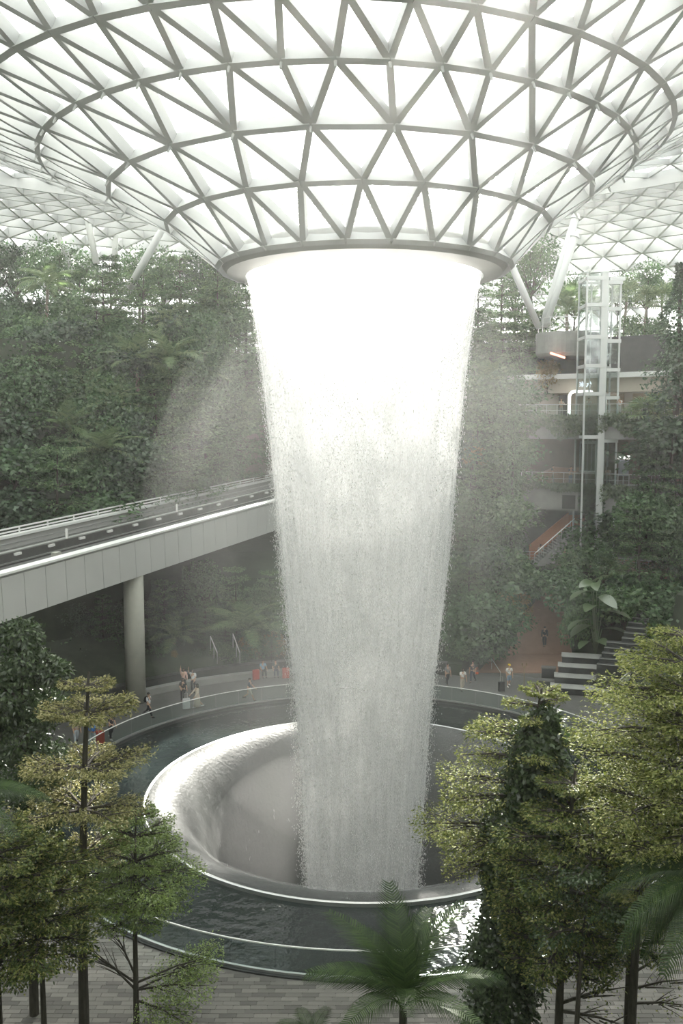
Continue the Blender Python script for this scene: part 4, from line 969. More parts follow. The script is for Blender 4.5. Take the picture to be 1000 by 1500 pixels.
# deep green tree behind it
Y = 27.0; f0 = foot(50, Y); H = zof(908, Y)
g = np.random.default_rng(9); mb = MB(); mb.tube([(0, 0, -.2), (.1, 0, H*.5), (0, 0, H*.93)], [.16, .12, .04], 8); blobs = []
for py, px_, rad, n in ((935, 45, .62, 1100), (975, 55, .8, 1500), (985, 95, .5, 800), (1020, 25, .95, 1500), (1040, 70, .8, 1200), (1080, 40, 1.05, 1600), (1120, 80, .95, 1300), (1150, 30, 1.0, 1300), (1180, 75, .9, 1100), (1060, -5, .9, 1100), (1000, 0, .7, 900), (1230, 60, .9, 900), (1290, 90, .8, 700)):
    c_ = Vector(((px_ - 50)/F_PX*28.5, g.uniform(-.5, .5), zof(py, Y)))
    mb.tube([(0, 0, c_.z - .5), c_], [.05, .02], 4, cap=False); blobs.append(ball(g, c_, rad, int(n*1.25), .17, .075, .8, .45))
near_tree('broadleaf_tree', 'tall dark glossy broadleaf tree beside the cream tiered tree', f0, LM['deep'], mb, blobs, part='leaf_cluster')
# fresh green tree
Y = 26.0; f0 = foot(200, Y); H = zof(1165, Y); limbs = []
for py, reach, cnt in ((1185, .8, 700), (1215, 1.3, 1300), (1250, 1.5, 1400), (1275, 2.0, 2000), (1300, 2.0, 2000), (1330, 1.6, 1200)):
    z = zof(py, Y) - .25
    for k in range(6): a = k*2*PI/6 + g_.uniform(-.3, .3); limbs.append((z, a, reach*g_.uniform(.8, 1.12), .14 + g_.uniform(-.04, .08), cnt/3.0))
limbs += [(zof(1450, Y), -.25, 2.6, .22, 900), (zof(1450, Y), .35, 2.4, .18, 700), (zof(1465, Y), -.6, 2.2, .05, 700), (zof(1440, Y), .1, 2.7, .3, 900), (zof(1450, Y), 2.7, 1.9, .5, 0), (zof(1440, Y), 3.3, 1.6, .8, 0), (zof(1430, Y), 2.4, 1.4, .9, 0)]
mb, ti = limb_tree(2, H, [(0, 0, -.3), (.03, 0, H*.5), (.15, 0, H)], limbs, .105, .085, .045, 1.15)
near_tree('broadleaf_tree', 'fresh green fine-leaved tree on the plaza beside the basin', f0, LM['green'], mb, ti)
# olive trees, lower left corner
Y = 23.5; f0 = foot(68, Y); H = zof(1215, Y); g = np.random.default_rng(15); limbs = []
for py, reach, cnt in ((1235, 1.0, 900), (1265, 1.5, 1400), (1300, 1.6, 1500), (1335, 1.7, 1500), (1365, 2.0, 1500), (1390, 1.7, 1000)):
    z = zof(py, Y) - .2
    for k in range(6): a = k*2*PI/6 + g_.uniform(-.3, .3); limbs.append((z, a, reach*g_.uniform(.8, 1.12), .1 + g_.uniform(-.05, .1), cnt/2.7))
mb, ti = limb_tree(3, H, [(0, 0, -.3), (0, 0, H*.5), (-.15, 0, H)], limbs, .11, .12, .052, 1.0)
near_tree('broadleaf_tree', 'olive-yellow broadleaf tree leaning over the plaza corner', f0, LM['olive'], mb, ti)
Y = 22.5; f0 = foot(6, Y); H = zof(1190, Y); limbs = []
for py, reach, cnt in ((1210, .9, 900), (1240, 1.4, 1300), (1280, 1.5, 1300), (1330, 1.6, 1200), (1400, 1.4, 800)):
    z = zof(py, Y) - .2
    for k in range(6): a = k*2*PI/6 + g_.uniform(-.3, .3); limbs.append((z, a, reach*g_.uniform(.8, 1.12), .1 + g_.uniform(-.05, .1), cnt/2.7))
mb, ti = limb_tree(4, H, [(0, 0, -.3), (0, 0, H*.5), (.1, 0, H)], limbs, .10, .115, .05, 1.0)
near_tree('broadleaf_tree', 'olive-yellow broadleaf tree cut by the frame, beyond the leaning one', f0, LM['olive'], mb, ti)

# vine-clad tree (right of the basin)
Y = 25.5; f0 = foot(772, Y); H = zof(1008, Y); limbs = []
for py, a, reach, rise, cnt in ((1035, 3.0, 1.0, .1, 300), (1030, .2, .9, .15, 300), (1050, 4.2, 1.0, .1, 300), (1080, 3.1, 2.0, .08, 650), (1075, 2.6, 1.8, .05, 500), (1110, 3.3, 2.2, .10, 650), (1150, 3.0, 2.6, .08, 800), (1165, 3.4, 2.6, .04, 800), (1190, 2.8, 2.2, .05, 500), (1215, 3.15, 3.2, .06, 1000),
                              (1225, 3.5, 2.6, .0, 700), (1240, 2.8, 2.6, -.02, 600), (1260, 3.2, 2.4, -.06, 350), (1270, 3.0, 2.2, -.1, 200), (1090, .3, 1.6, .1, 500), (1140, -.3, 1.9, .1, 600), (1180, .1, 2.0, .05, 600), (1240, -.2, 2.2, .05, 600), (1100, -1.6, 1.4, .1, 400), (1170, -1.4, 1.6, .05, 400), (1240, -1.7, 1.6, .0, 400)):
    limbs.append((zof(py, Y), a, reach, rise, cnt*1.1))
limbs += [(zof(1018, Y), a, .6, .35, 220) for a in (.3, 1.6, 2.9, 4.0, 5.2)]
mb, ti = limb_tree(5, H, [(0, 0, -.3), (-.35, 0, H*.45), (-.25, 0, H*.75), (.2, 0, H)], limbs, .15, .10, .05, .95, width=.24)
vt = near_tree('vine_clad_tree', 'pale-leaved tiered tree wrapped in dark vine beside the sun glint', f0, LM['lime'], mb, ti)
g = np.random.default_rng(17)
for py, px_, rad, n in ((1055, 785, .45, 900), (1085, 780, .85, 2300), (1120, 775, 1.0, 2600), (1160, 775, 1.05, 2600), (1195, 745, .85, 2000), (1230, 730, .75, 1700), (1270, 728, .65, 1500), (1310, 735, .7, 1300), (1360, 735, .9, 1800), (1400, 725, 1.1, 2200), (1440, 735, 1.2, 2200), (1480, 730, 1.3, 2200)):
    c_ = Vector(((px_ - 772)/F_PX*27.5, g.uniform(-.2, .2) - .15, zof(py, Y)))
    put('vine_cluster', leaf_mesh('vine_cluster', [ball(g, c_, rad*.92, n, .17, .10, 1.0, .5)]), LM['deep'], vt, kind='stuff')
# big lime-green trees on the right
Y = 23.0; f0 = foot(918, Y); H = zof(905, Y); limbs = []
for py, reach, cnt in ((925, 1.0, 900), (960, 1.9, 1900), (1005, 2.5, 2500), (1060, 2.7, 2700), (1110, 2.6, 2500), (1165, 2.5, 2300), (1215, 2.4, 2000), (1270, 2.2, 1500)):
    z = zof(py, Y) - .2
    for k in range(6): a = k*2*PI/6 + g_.uniform(-.3, .3); limbs.append((z, a, reach*g_.uniform(.8, 1.15), .1 + g_.uniform(-.05, .1), cnt/2.8))
mb, ti = limb_tree(6, H, [(0, 0, -.3), (.1, 0, H*.4), (.9, 0, H*.75), (1.3, 0, H)], limbs, .14, .105, .052, .9)
near_tree('tiered_tree', 'tall yellow-green tiered tree reaching over the cascade', f0, LM['lime'], mb, ti)
Y = 24.0; f0 = foot(815, Y); H = zof(1120, Y); limbs = []
for py, reach, cnt in ((1140, 1.2, 900), (1180, 1.6, 1300), (1220, 1.9, 1500), (1260, 2.0, 1600), (1300, 2.1, 1600), (1340, 2.0, 1500), (1375, 1.9, 1300), (1405, 1.6, 800)):
    z = zof(py, Y) - .2
    for k in range(6): a = k*2*PI/6 + g_.uniform(-.3, .3); limbs.append((z, a, reach*g_.uniform(.8, 1.15), .08 + g_.uniform(-.05, .1), cnt/2.6))
limbs += [(zof(1470, Y), .2, 2.4, .1, 60), (zof(1450, Y), 2.9, 2.0, .5, 0), (zof(1480, Y), -.4, 2.2, .0, 40), (zof(1440, Y), .6, 2.5, .25, 60)]
mb, ti = limb_tree(7, H, [(0, 0, -.3), (.05, 0, H*.5), (.3, 0, H)], limbs, .15, .105, .052, 1.25)
near_tree('broadleaf_tree', 'olive broadleaf tree with thick dark trunk by the vine-clad tree', f0, LM['olive'], mb, ti)
Y = 22.6; f0 = foot(836, Y); H = zof(1240, Y)
mb, ti = limb_tree(8, H, [(0, 0, -.3), (.12, 0, H*.5), (.35, 0, H)], [(zof(p, Y), a, r, .1, c) for p, a, r, c in ((1260, 0, 1.4, 500), (1260, 2, 1.4, 500), (1265, 4.2, 1.5, 600), (1310, 1, 1.7, 600), (1310, 3, 1.7, 600), (1310, 5, 1.7, 600), (1360, .4, 1.6, 350), (1360, 3.6, 1.6, 350))], .10, .11, .055, .9)
near_tree('broadleaf_tree', 'slimmer dark-trunked tree leaning beside the thick trunk', f0, LM['deep'], mb, ti)
Y = 24.6; f0 = foot(916, Y); H = zof(1150, Y); limbs = []
for py, reach, cnt in ((1175, 1.4, 900), (1215, 1.7, 1100), (1255, 1.9, 1100), (1300, 1.9, 900), (1345, 1.7, 900), (1385, 1.5, 700)):
    z = zof(py, Y)
    for k in range(6): a = k*2*PI/6 + g_.uniform(-.3, .3); limbs.append((z, a, reach*g_.uniform(.8, 1.15), .08, cnt/2.8))
limbs += [(zof(1450, Y), .1, 2.2, .1, 80), (zof(1470, Y), -.3, 2.0, .15, 50), (zof(1430, Y), .4, 2.2, .2, 80)]
mb, ti = limb_tree(9, H, [(0, 0, -.3), (0, 0, H*.5), (.1, 0, H)], limbs, .12, .105, .052, .9)
near_tree('broadleaf_tree', 'bare-stemmed olive tree with twiggy lower branches near the palm fronds', f0, LM['olive'], mb, ti)

Y = 21.8; f0 = foot(1000, Y); H = zof(985, Y); limbs = []
for py, reach, cnt in ((1010, 1.2, 1000), (1050, 1.7, 1500), (1100, 1.9, 1700), (1150, 2.0, 1700), (1200, 2.0, 1500), (1250, 1.8, 1000)):
    z = zof(py, Y) - .2
    for k in range(6): a = k*2*PI/6 + g_.uniform(-.3, .3); limbs.append((z, a, reach*g_.uniform(.8, 1.15), .08 + g_.uniform(-.05, .1), cnt/2.8))
mb, ti = limb_tree(10, H, [(0, 0, -.3), (0, 0, H*.5), (-.1, 0, H)], limbs, .13, .105, .052, .9)
near_tree('tiered_tree', 'yellow-green tiered tree half cut by the frame above the palm fronds', f0, LM['lime'], mb, ti)
# ---- foreground palms: every frond a part
def near_palm(label, hub, fronds, Lf, seed, trunk_to=0.0):
    t = thing('palm_tree', label, 'palm', (hub.x, hub.y, trunk_to)); h = hub.z - trunk_to
    MB().tube([(0, 0, -.2), (0, 0, h)], [.14, .10], 10).build('trunk', M['bark'], t)
    for i, (az, el, s, arch, roll) in enumerate(fronds):
        me = frond_mesh('frond', Lf*s, 44, .70*s, arch, seed + i, .42, .048*min(1, s*s*1.1), rach=.026*s); me.materials.append(LM['nearpalm'])
        o = put('frond', me, None, t); o.location = (0, 0, h); o.rotation_euler = (roll, -el, az)
    return t
hub = at(590, 1478, 21.5)
near_palm('glossy feather palm at the centre of the near plaza', hub, [(1.75, 1.4, 1.05, .40, .1), (2.5, 1.15, 1.0, .8, 0), (.65, 1.1, 1.05, .5, 0), (3.3, .85, .95, .6, 0), (4.0, .6, .9, .5, 0), (4.71, 1.05, .8, .8, 0), (5.5, .6, .9, .5, 0), (6.1, .75, .95, .5, 0), (2.05, .8, .9, .7, 0), (2.95, .55, .9, .5, 0), (1.2, .95, .95, .6, 0)], 2.9, 40)
hub = at(1065, 1300, 20.5)
near_palm('feather palm reaching in from the frame edge beside the olive trees', hub, [(3.0, .35, 1.0, .75, 0), (3.45, .25, 1.0, .6, 0), (3.25, -.15, 1.05, .5, 0), (2.6, .2, .95, .5, 0), (3.8, -.1, 1.0, .5, 0), (4.6, .3, .9, .5, 0), (1.5, .4, .9, .5, 0), (.4, .3, .9, .5, 0), (3.1, -.5, .95, .4, 0)], 2.9, 60)
hub = at(-70, 1185, 20.0)
near_palm('palm frond reaching in from the frame edge below the dark broadleaf tree', hub, [(.05, .55, .85, .75, 0), (-.5, .3, .8, .6, 0), (.7, .3, .8, .6, 0), (2.5, .4, .8, .5, 0), (3.9, .4, .8, .5, 0)], 2.6, 80)
hub = at(455, 1530, 21.0)
near_palm('small palm seedling peeping over the bottom edge of the plaza', hub, [(1.9, .7, .5, .5, 0), (1.1, .8, .5, .5, 0), (2.6, .6, .5, .5, 0), (4.2, .6, .5, .5, 0)], 2.0, 90)
# ================================================================== people and luggage
SKINC = [(0.50, 0.32, 0.22), (0.36, 0.22, 0.15), (0.58, 0.40, 0.30)]
skin_m = [solid('skin_%d' % i, c, 0.55) for i, c in enumerate(SKINC)]
hair_m = solid('dark_hair', (0.018, 0.015, 0.013), 0.5)
eye_m = solid('eye', (0.02, 0.02, 0.02), 0.3)
_cm = {}
def cloth(c):
    if c not in _cm: _cm[c] = solid('cloth_%d' % len(_cm), c, 0.85)
    return _cm[c]
def skinned(verts, edges, radii, root=0, sub=1):
    me = bpy.data.meshes.new('tmp'); me.from_pydata([tuple(v) for v in verts], edges, []); me.update()
    o = bpy.data.objects.new('tmp', me); COL.objects.link(o)
    o.modifiers.new('skin', 'SKIN'); ss = o.modifiers.new('sub', 'SUBSURF'); ss.levels = sub; ss.render_levels = sub
    for i, sv in enumerate(me.skin_vertices[0].data):
        r = radii[i]; sv.radius = r if hasattr(r, '__len__') else (r, r); sv.use_root = (i == root)
    bpy.context.view_layer.update(); dg = bpy.context.evaluated_depsgraph_get()
    out = bpy.data.meshes.new_from_object(o.evaluated_get(dg)); bpy.data.objects.remove(o); bpy.data.meshes.remove(me)
    out.polygons.foreach_set('use_smooth', [True]*len(out.polygons)); return out
def person(label, loc, rz, top, bottom, legs=(0.0, 0.0), arms=((.1, .15), (.1, .15)), skin=0, hair='short', skirt=False, shorts=False, hat=None, sit=False, h=1.7, shoes=(0.03, 0.03, 0.03), sleeves='short'):
    """faces -Y before rotation. legs: forward swing of each leg; arms: (forward swing, elbow bend) of each arm"""
    t = thing('person', label, 'person', loc, rz, scale=h/1.7); S = []
    pel = Vector((0, 0, .93 if not sit else .55)); V = {}
    V['pel'] = pel; V['waist'] = pel + Vector((0, 0, .16)); V['chest'] = pel + Vector((0, -.01, .37)); V['neck'] = pel + Vector((0, 0, .53)); V['jaw'] = pel + Vector((0, -.02, .60)); V['head'] = pel + Vector((0, -.015, .68)); V['crown'] = pel + Vector((0, 0, .755))
    for s, nm, a in ((-1, 'l', legs[0]), (1, 'r', legs[1])):
        hip = pel + Vector((s*.095, 0, -.04)); V[nm+'hip'] = hip
        if sit: kn = hip + Vector((s*.03, -.42, .02)); an = kn + Vector((0, -.03, -.42))
        else:
            kn = hip + Vector((s*.01, -math.sin(a)*.41, -math.cos(a)*.41)); b = a - (.55 if a < -.05 else .08)
            an = kn + Vector((0, -math.sin(b)*.40, -math.cos(b)*.40))
        V[nm+'knee'] = kn; V[nm+'ank'] = an; V[nm+'toe'] = an + Vector((s*.015, -.15, -.035))
        sw, eb = arms[0 if s < 0 else 1]
        sh = V['chest'] + Vector((s*.185, 0, .07)); el = sh + Vector((s*.05, -math.sin(sw)*.28, -math.cos(sw)*.28)); q = sw + eb
        wr = el + Vector((-s*.02*eb, -math.sin(q)*.25, -math.cos(q)*.25)); ha = wr + (wr - el).normalized()*.09
        V[nm+'sh'] = sh; V[nm+'elb'] = el; V[nm+'wri'] = wr; V[nm+'hand'] = ha
    low = min(V['lank'].z, V['rank'].z) - .055
    for k in V: V[k] = V[k] - Vector((0, 0, low)) if not sit else V[k]
    R = dict(pel=.125, waist=.115, chest=(.15, .11), neck=.052, jaw=(.062, .068), head=(.078, .092), crown=.05)
    for s in 'lr': R.update({s+'hip': .088, s+'knee': .058, s+'ank': .038, s+'toe': .034, s+'sh': .062, s+'elb': .042, s+'wri': .029, s+'hand': (.04, .02)})
    K = list(V); ix = {k: i for i, k in enumerate(K)}
    E = [('pel', 'waist'), ('waist', 'chest'), ('chest', 'neck'), ('neck', 'jaw'), ('jaw', 'head'), ('head', 'crown')]
    for s in 'lr': E += [('pel', s+'hip'), (s+'hip', s+'knee'), (s+'knee', s+'ank'), (s+'ank', s+'toe'), ('chest', s+'sh'), (s+'sh', s+'elb'), (s+'elb', s+'wri'), (s+'wri', s+'hand')]
    bm_ = skinned([V[k] for k in K], [(ix[a], ix[b]) for a, b in E], [R[k] for k in K])
    ext = MB()                                     # fingers, nose and ears grow out of the same mesh
    for s, sx in (('l', -1), ('r', 1)):
        d = (V[s+'hand'] - V[s+'wri']).normalized(); side = d.cross(Vector((1, 0, 0))).normalized()
        for f, (o_, ln) in enumerate(((-.032, .055), (-.011, .075), (.011, .08), (.03, .07))):
            p = V[s+'hand'] + side*o_ ; ext.tube([p, p + d*ln*.6, p + d*ln + Vector((-sx*.02, 0, 0))], [.010, .009, .006], 5)
        p = V[s+'wri'] + d*.04 + side*-.03; ext.tube([p, p + d*.03 + side*-.03, p + d*.06 + side*-.035], [.012, .010, .007], 5)
    hd = V['head']
    ext.tube([hd + Vector((0, -.085, .02)), hd + Vector((0, -.118, -.02)), hd + Vector((0, -.09, -.03))], [.008, .016, .01], 6)
    for sx in (-1, 1): ext.tube([hd + Vector((sx*.078, .0, -.03)), hd + Vector((sx*.092, .01, .0)), hd + Vector((sx*.08, .005, .03))], [.008, .016, .008], 6)
    b2 = bmesh.new(); b2.from_mesh(bm_); em = ext.mesh('e', True); b2.from_mesh(em); b2.to_mesh(bm_); b2.free(); bpy.data.meshes.remove(em)
    put('body', bm_, skin_m[skin], t)
    for sx in (-1, 1): MB().tube([hd + Vector((sx*.032, -.086, .012)), hd + Vector((sx*.032, -.096, .012))], [.012, .006], 6).build('eye', eye_m, t)
    MB().tube([hd + Vector((-.025, -.088, -.055)), hd + Vector((0, -.094, -.057)), hd + Vector((.025, -.088, -.055))], .006, 5).build('mouth', cloth((.35, .13, .11)), t)
    # shirt
    sv = [V['pel'] + Vector((0, 0, .0)), V['waist'], V['chest'], V['neck'] - Vector((0, 0, .05))]; se = [(0, 1), (1, 2), (2, 3)]; sr = [.140, .132, (.170, .128), .075]
    for s in 'lr':
        i = len(sv); sv += [V[s+'sh'], V[s+'sh'].lerp(V[s+'elb'], .75 if sleeves == 'short' else 1.0)]; se += [(2, i), (i, i+1)]; sr += [.078, .062]
        if sleeves == 'long': sv.append(V[s+'wri']); se.append((i+1, i+2)); sr.append(.042)
    put('shirt', skinned(sv, se, sr), cloth(top), t)
    if skirt:
        zp = V['pel']; MB().lathe([(.135, zp.z + .1), (.15, zp.z), (.20, zp.z - .4), (.25, zp.z - .78), (.24, zp.z - .78), (.12, zp.z + .1)], 20).build('skirt', cloth(bottom), t, True)
    else:
        tv = [V['waist'] - Vector((0, 0, .06)), V['pel']]; te = [(0, 1)]; tr_ = [.128, .142]
        for s in 'lr':
            i = len(tv); tv += [V[s+'hip'], V[s+'knee']]; te += [(1, i), (i, i+1)]; tr_ += [.105, .078]
            if not shorts: tv.append(V[s+'knee'].lerp(V[s+'ank'], .93)); te.append((i+1, i+2)); tr_.append(.062)
        put('shorts' if shorts else 'trousers', skinned(tv, te, tr_), cloth(bottom), t)
    for s in 'lr':
        MB().tube([V[s+'ank'] + Vector((0, .05, -.02)), V[s+'ank'] + Vector((0, -.06, -.02)), V[s+'toe'] + Vector((0, -.05, .005))], [.045, .052, .032], 8).build('shoe', cloth(shoes), t, True)
    hb = MB(); n = 10
    prof_h = [(.001, .115), (.05, .105), (.085, .07), (.098, .02), (.096, -.02)] + ([(.09, -.10), (.075, -.2)] if hair == 'long' else [])
    hb.lathe(prof_h, 12); hb.v = [(x, y*1.12 + (.022 if z > -.05 else .045), z) for x, y, z in hb.v]
    hb.f = [f for f in hb.f if not all(hb.v[i][1] < -.05 and hb.v[i][2] < .05 for i in f)]
    ho = hb.build('hair', hair_m, t, True); ho.location = hd
    if hat:
        c_ = MB().lathe([(.001, .14), (.07, .125), (.105, .06), (.108, .04)], 14); c_.v = [(x, y*1.1 + .01, z) for x, y, z in c_.v]
        c_.prism([(-.08, -.10), (.08, -.10), (.06, -.19), (-.06, -.19)], .04, .05); co = c_.build('cap', cloth(hat), t, False); co.location = hd
    return t
def suitcase(label, loc, rz, col, h=.68, handle=True):
    t = thing('suitcase', label, 'suitcase', loc, rz); w, d = h*.64, h*.36; b = MB()
    pts = [(-w/2+.05, -d/2), (w/2-.05, -d/2), (w/2, -d/2+.05), (w/2, d/2-.05), (w/2-.05, d/2), (-w/2+.05, d/2), (-w/2, d/2-.05), (-w/2, -d/2+.05)]
    b.prism(pts, .06, h); m_ = solid('case_%.2f_%.2f' % (col[0], col[2]), col, 0.4); b.build('shell', m_, t)
    for i in range(5): x = -w*.36 + i*w*.18; MB().box((x-.012, -d/2-.012, .1), (x+.012, d/2+.012, h-.05)).build('rib', m_, t)
    for sx in (-1, 1):
        for sy in (-1, 1): MB().tube([(sx*w*.4-.015, sy*d*.35, .035), (sx*w*.4+.015, sy*d*.35, .035)], .035, 8).build('wheel', M['black'], t)
    if handle: MB().tube([(-.1, d*.3, h), (-.1, d*.3, h+.35), (.1, d*.3, h+.35), (.1, d*.3, h)], .012, 5).build('handle', M['metal'], t)
    return t
def backpack(label, loc, rz, col):
    t = thing('backpack', label, 'backpack', loc, rz); m_ = cloth(col)
    me = skinned([(0, 0, 0), (0, .02, .2), (0, .01, .42)], [(0, 1), (1, 2)], [(.15, .10), (.165, .115), (.12, .08)], 0)
    put('pack_body', me, m_, t)
    put('front_pocket', skinned([(0, .11, .05), (0, .12, .18)], [(0, 1)], [(.11, .05), (.11, .05)], 0), m_, t)
    for sx in (-1, 1): MB().tube([(sx*.09, -.08, .42), (sx*.11, -.2, .40), (sx*.12, -.28, .2), (sx*.12, -.08, .02)], .022, 5).build('strap', m_, t)
    return t
FWD = {'r': PI/2, 'l': -PI/2, 'away': PI, 'to': 0.0}
WH, DK, NV = (.75, .74, .72), (.025, .025, .03), (.05, .06, .09)
q = on(218, 1050); person('person in white shirt and dark trousers striding past the viaduct pillar', q, PI/2 - .3, (.62, .64, .68), DK, (.42, -.38), ((.3, .2), (-.35, .2)))
backpack('black backpack on the walker beside the viaduct pillar', q + Vector((-.17, -.02, .98)), PI/2 - .3, (.012, .012, .014))
q = on(289, 1037); person('person in long cream dress walking behind a pale suitcase', q, -PI/2 + .5, (.62, .56, .46), (.55, .49, .40), (.2, -.25), ((.6, .3), (.3, .4)), skirt=True, hair='long', sleeves='long', shoes=(.7, .7, .7))
suitcase('silver grey suitcase pushed by the person in the cream dress', on(273, 1039), .4, (.55, .56, .57), .74)
person('person in black beside the person in the cream dress', on(268, 1028), .4, DK, DK, (.1, -.1), ((.5, .8), (.3, .6)), hair='long')
person('person in pink top with raised hand near the planter wall', on(269, 1012), .3, (.72, .48, .42), DK, (0, 0), ((2.4, .5), (.3, .6)), hair='long', sleeves='long')
person('person in white top over black, standing by the planter wall', on(283, 1014), -.2, (.78, .78, .78), DK, (0, 0), ((2.3, .6), (.4, .6)), hair='long')
person('person in dark shirt and beige shorts striding along the walkway', on(366, 1026), PI/2 - .2, (.06, .07, .09), (.45, .42, .36), (.5, -.45), ((-.35, .4), (.4, .5)), shorts=True, hair='short', skin=0)
q = on(385, 992, .0); q = Vector((CX + 21.9*math.cos(math.atan2(q.y-CY, q.x-CX)), CY + 21.9*math.sin(math.atan2(q.y-CY, q.x-CX)), 0.02))
person('person in light blue shirt seated on the ledge between red suitcases', q, .35, (.28, .45, .60), DK, sit=True, arms=((.6, .6), (.6, .6)))
person('dark-dressed person seated on the ledge beside the blue shirt', q + Vector((.95, .12, 0)), .2, (.06, .08, .09), NV, sit=True, arms=((.6, .5), (.5, .6)), skin=2)
suitcase('red suitcase standing beside the person in the blue shirt', q + Vector((-.45, -.75, -.02)), .5, (.42, .07, .05), .78, False)
suitcase('red suitcase nearest the waterfall spray', q + Vector((1.75, -.35, -.02)), .2, (.45, .09, .06), .8, False)
person('person in pale pink shirt half hidden behind the cream tree', on(112, 1090), .6, (.55, .44, .38), (.45, .5, .55), (.2, -.2), ((.3, .4), (.2, .3)))
q = on(136, 1094); person('person with a blue backpack half hidden behind the cream tree', q, PI - .4, (.25, .33, .38), (.3, .36, .38), (.1, -.1), ((.3, .4), (.3, .3)))
backpack('bright blue backpack worn by the person behind the cream tree', q + Vector((.1, -.2, 1.0)), PI - .4 + PI, (.03, .18, .55))
suitcase('red suitcase beside the person with the blue backpack', on(147, 1090), .3, (.40, .06, .04), .8, True)
q = on(163, 1083); person('person in dark clothes and white shoes near the cream tree', q, .9, (.03, .03, .035), DK, (.15, -.15), ((.5, .9), (.2, .3)), shoes=WH, hair='long')
q = on(745, 1006); person('person in yellow cap, white shirt and blue shorts beside the path', q, .2, WH, (.22, .32, .45), (.06, -.06), ((.1, .2), (.1, .3)), shorts=True, hat=(.75, .50, .03), shoes=WH)
backpack('dark backpack worn by the person in the yellow cap', q + Vector((.02, .17, .98)), .2, (.015, .015, .02))
suitcase('black upright suitcase beside the person in the yellow cap', on(734, 1013), .1, (.02, .02, .022), .72)
q = on(797, 948, .8); person('person in dark suit walking up the terracotta path', Vector((q.x, q.y, .82)), PI, (.03, .035, .045), (.035, .04, .05), (.22, -.15), ((.2, .1), (-.2, .1)), sleeves='long', h=1.75)
person('person in white shirt and beige trousers near the waterfall spray', on(677, 1012), .3, WH, (.55, .50, .42), (.1, -.1), ((.6, 1.0), (.2, .3)), hair='long')
q = on(692, 1000); person('person in dark clothes carrying a red bag by the spray', q, -.5, (.06, .06, .07), NV, (.2, -.2))
hb_ = thing('handbag', 'red shoulder bag carried beside the spray', 'bag', q + Vector((.3, -.1, .65))); put('bag_body', skinned([(0, 0, 0), (0, 0, .22)], [(0, 1)], [(.13, .06), (.12, .05)]), cloth((.6, .12, .05)), hb_); MB().tube([(-.08, 0, .25), (-.04, 0, .55), (.04, 0, .55), (.08, 0, .25)], .012, 5).build('strap', cloth((.6, .12, .05)), hb_)
person('person in grey, nearest the edge of the falling water', on(655, 1004), .5, (.25, .25, .26), DK, (.2, -.2))
def on_arc(px, r, z):
    best = min(np.linspace(45, 72, 300), key=lambda a: abs(to_px((CX + r*math.cos(a*D2R), CY + r*math.sin(a*D2R), z))[0] - px)); return Vector((CX + r*math.cos(best*D2R), CY + r*math.sin(best*D2R), z))
person('person in dark jacket on the lowest balcony by the orange stair', on_arc(827, 39.4, Z1), .2, (.04, .045, .06), NV, (.1, -.1), ((.7, .9), (.2, .2)))
person('person in pale top on the lowest balcony below the orange wall', on_arc(791, 39.2, Z1), -.3, (.5, .5, .47), (.3, .3, .3))
person('person in navy with a phone at the middle balcony railing', on_arc(835, 41.2, Z2), .3, (.05, .06, .09), (.14, .17, .24), (0, 0), ((.7, 1.2), (.7, 1.2)))
person('person in black by the terracotta ramp on the middle balcony', on_arc(809, 42.6, Z2 + .0), .6, (.05, .05, .07), DK, (.3, -.2), ((.5, .8), (.3, .6)))
person('person in white top beside the lift on the middle balcony', on_arc(890, 41.2, Z2), -.2, (.75, .72, .68), (.4, .38, .36), (0, 0), ((.8, 1.3), (.8, 1.3)), hair='long')
person('person in grey-green top leaning on the upper balcony railing', on_arc(821, 41.0, Z3), .1, (.30, .30, .26), (.35, .33, .3), (0, 0), ((.7, .8), (.7, .8)))
person('person in white with crossed arms at the upper balcony railing, beside the arch', on_arc(862, 40.9, Z3), .1, WH, (.62, .60, .56), (0, 0), ((.5, 1.6), (.5, 1.6)))
person('person in white taking a photo at the upper balcony railing', on_arc(906, 40.9, Z3), -.1, WH, (.66, .64, .60), (.05, -.05), ((.9, 1.4), (.9, 1.4)))
ks = on_arc(912, 41.6, Z2)
kio = thing('information_board', 'grey freestanding information board with lit top beside the lift', 'sign', ks)
MB().box((-.45, -.06, .9), (.45, .06, 2.3)).build('board', solid('board_grey', (.35, .37, .42), .5), kio); MB().box((-.04, -.04, 0), (.04, .04, .9)).build('post', M['metal'], kio); MB().box((-.5, -.15, 2.4), (.5, .15, 2.7)).build('lamp', glow('board_lamp', (1, 1, .95), 2.0), kio)
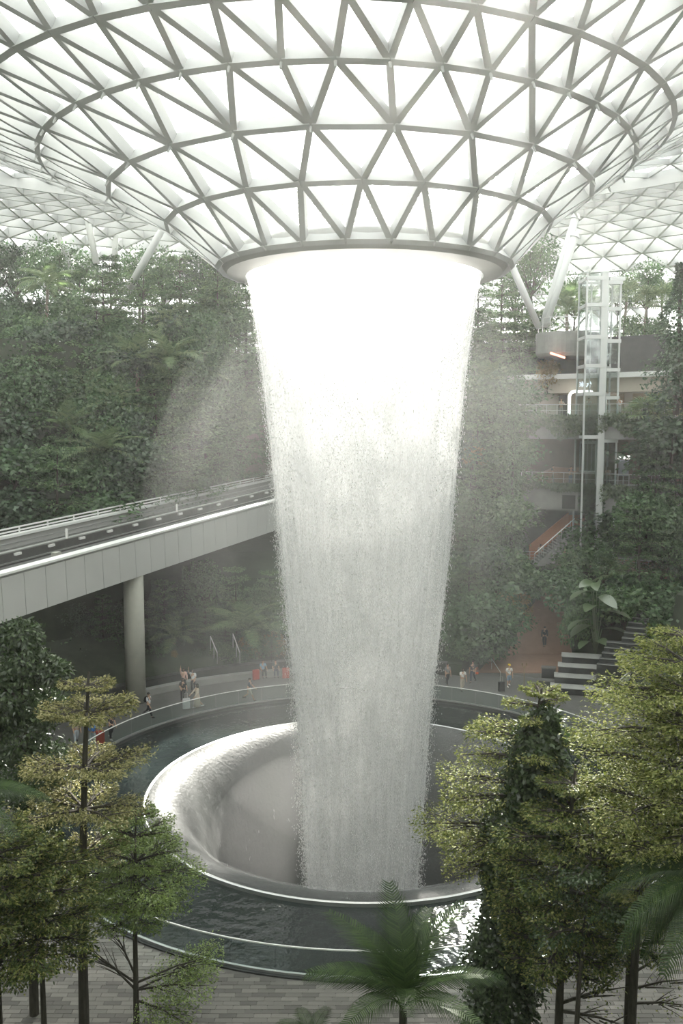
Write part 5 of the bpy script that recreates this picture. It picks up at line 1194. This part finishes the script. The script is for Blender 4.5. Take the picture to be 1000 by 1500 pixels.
# slender lamp post on the plaza
lp = on(767, 1010); lam = thing('plaza_lamp', 'slim bronze lamp post with two small heads by the path', 'lamp', lp)
bz = solid('bronze', (.25, .19, .10), .45, metal=.5)
MB().tube([(0, 0, 0), (0, 0, 1.75)], .025, 6).build('pole', bz, lam)
for sx in (-1, 1): MB().tube([(0, 0, 1.6), (sx*.14, 0, 1.75), (sx*.16, 0, 1.95)], [.02, .02, .06], 6).build('lamp_head', bz, lam)
hrl = thing('ramp_handrail', 'thin pale handrail slanting beside the hedge at the path foot', 'handrail', on(720, 965, .9)); p1 = on(733, 985, .9) - hrl.location
MB().tube([(0, 0, 0), p1], .03, 6).build('rail', M['metal'], hrl)
for v in (Vector((0, 0, 0)), p1): MB().tube([v, v - Vector((0, 0, .9))], .025, 5).build('post', M['metal'], hrl)
# stair rails in the shade under the viaduct
for i, (a, b, lab) in enumerate((((308, 932), (318, 956), 'thin bright stair rail among the shrubs under the viaduct'), ((341, 928), (351, 956), 'longer bright stair rail under the viaduct, nearer the waterfall'))):
    p0, p1 = at(a[0], a[1], 66.8), at(b[0], b[1], 66.2); o = thing('stair_rail', lab, 'handrail', p1)
    MB().tube([p0 - p1, (0, 0, 0)], .045, 6).build('rail', M['cap'], o)
    for f in (.0, .5, 1.0): v = (p0 - p1)*f; MB().tube([v, (v.x, v.y, v.z - 1.1)], .03, 5).build('post', M['metal'], o)

# ================================================================== haze
def haze(name, label, me, dens, g_an, col=(1, 1, 1)):
    m, nt, out = nmat(name); v = N(nt, 'ShaderNodeVolumeScatter', Density=dens, Anisotropy=g_an); v.inputs['Color'].default_value = c4(col)
    nt.links.new(v.outputs[0], out.inputs['Volume']); return put(name, me, m, None, label, 'haze', None, 'stuff')
haze('haze', 'thin humid haze filling the valley', MB().lathe([(.01, -.02), (70, -.02), (70, 25), (66, 33), (50, 39.5), (30, 37), (12, 29), (.01, 26)], 48, (CX, CY)).mesh('haze'), HAZE_D, .7)
def blob_mesh(c, rx, ry, rz_):
    pr_ = [(max(.01, math.cos(t)), math.sin(t)) for t in np.linspace(-PI/2, PI/2, 17)]; mb = MB().lathe(pr_, 32)
    mb.v = [(c[0] + x*rx, c[1] + y*ry, c[2] + z*rz_) for x, y, z in mb.v]; return mb.mesh('mist')
haze('mist', 'drifting water mist wrapped round the waterfall', blob_mesh((CX, CY + 3, 12), 12, 12, 16), MIST_D, .4)
haze('mist', 'spray mist hanging inside the sunken bowl', blob_mesh((CX, CY + .5, -2.2), 8.0, 8.0, 3.4), BOWL_D, .3)
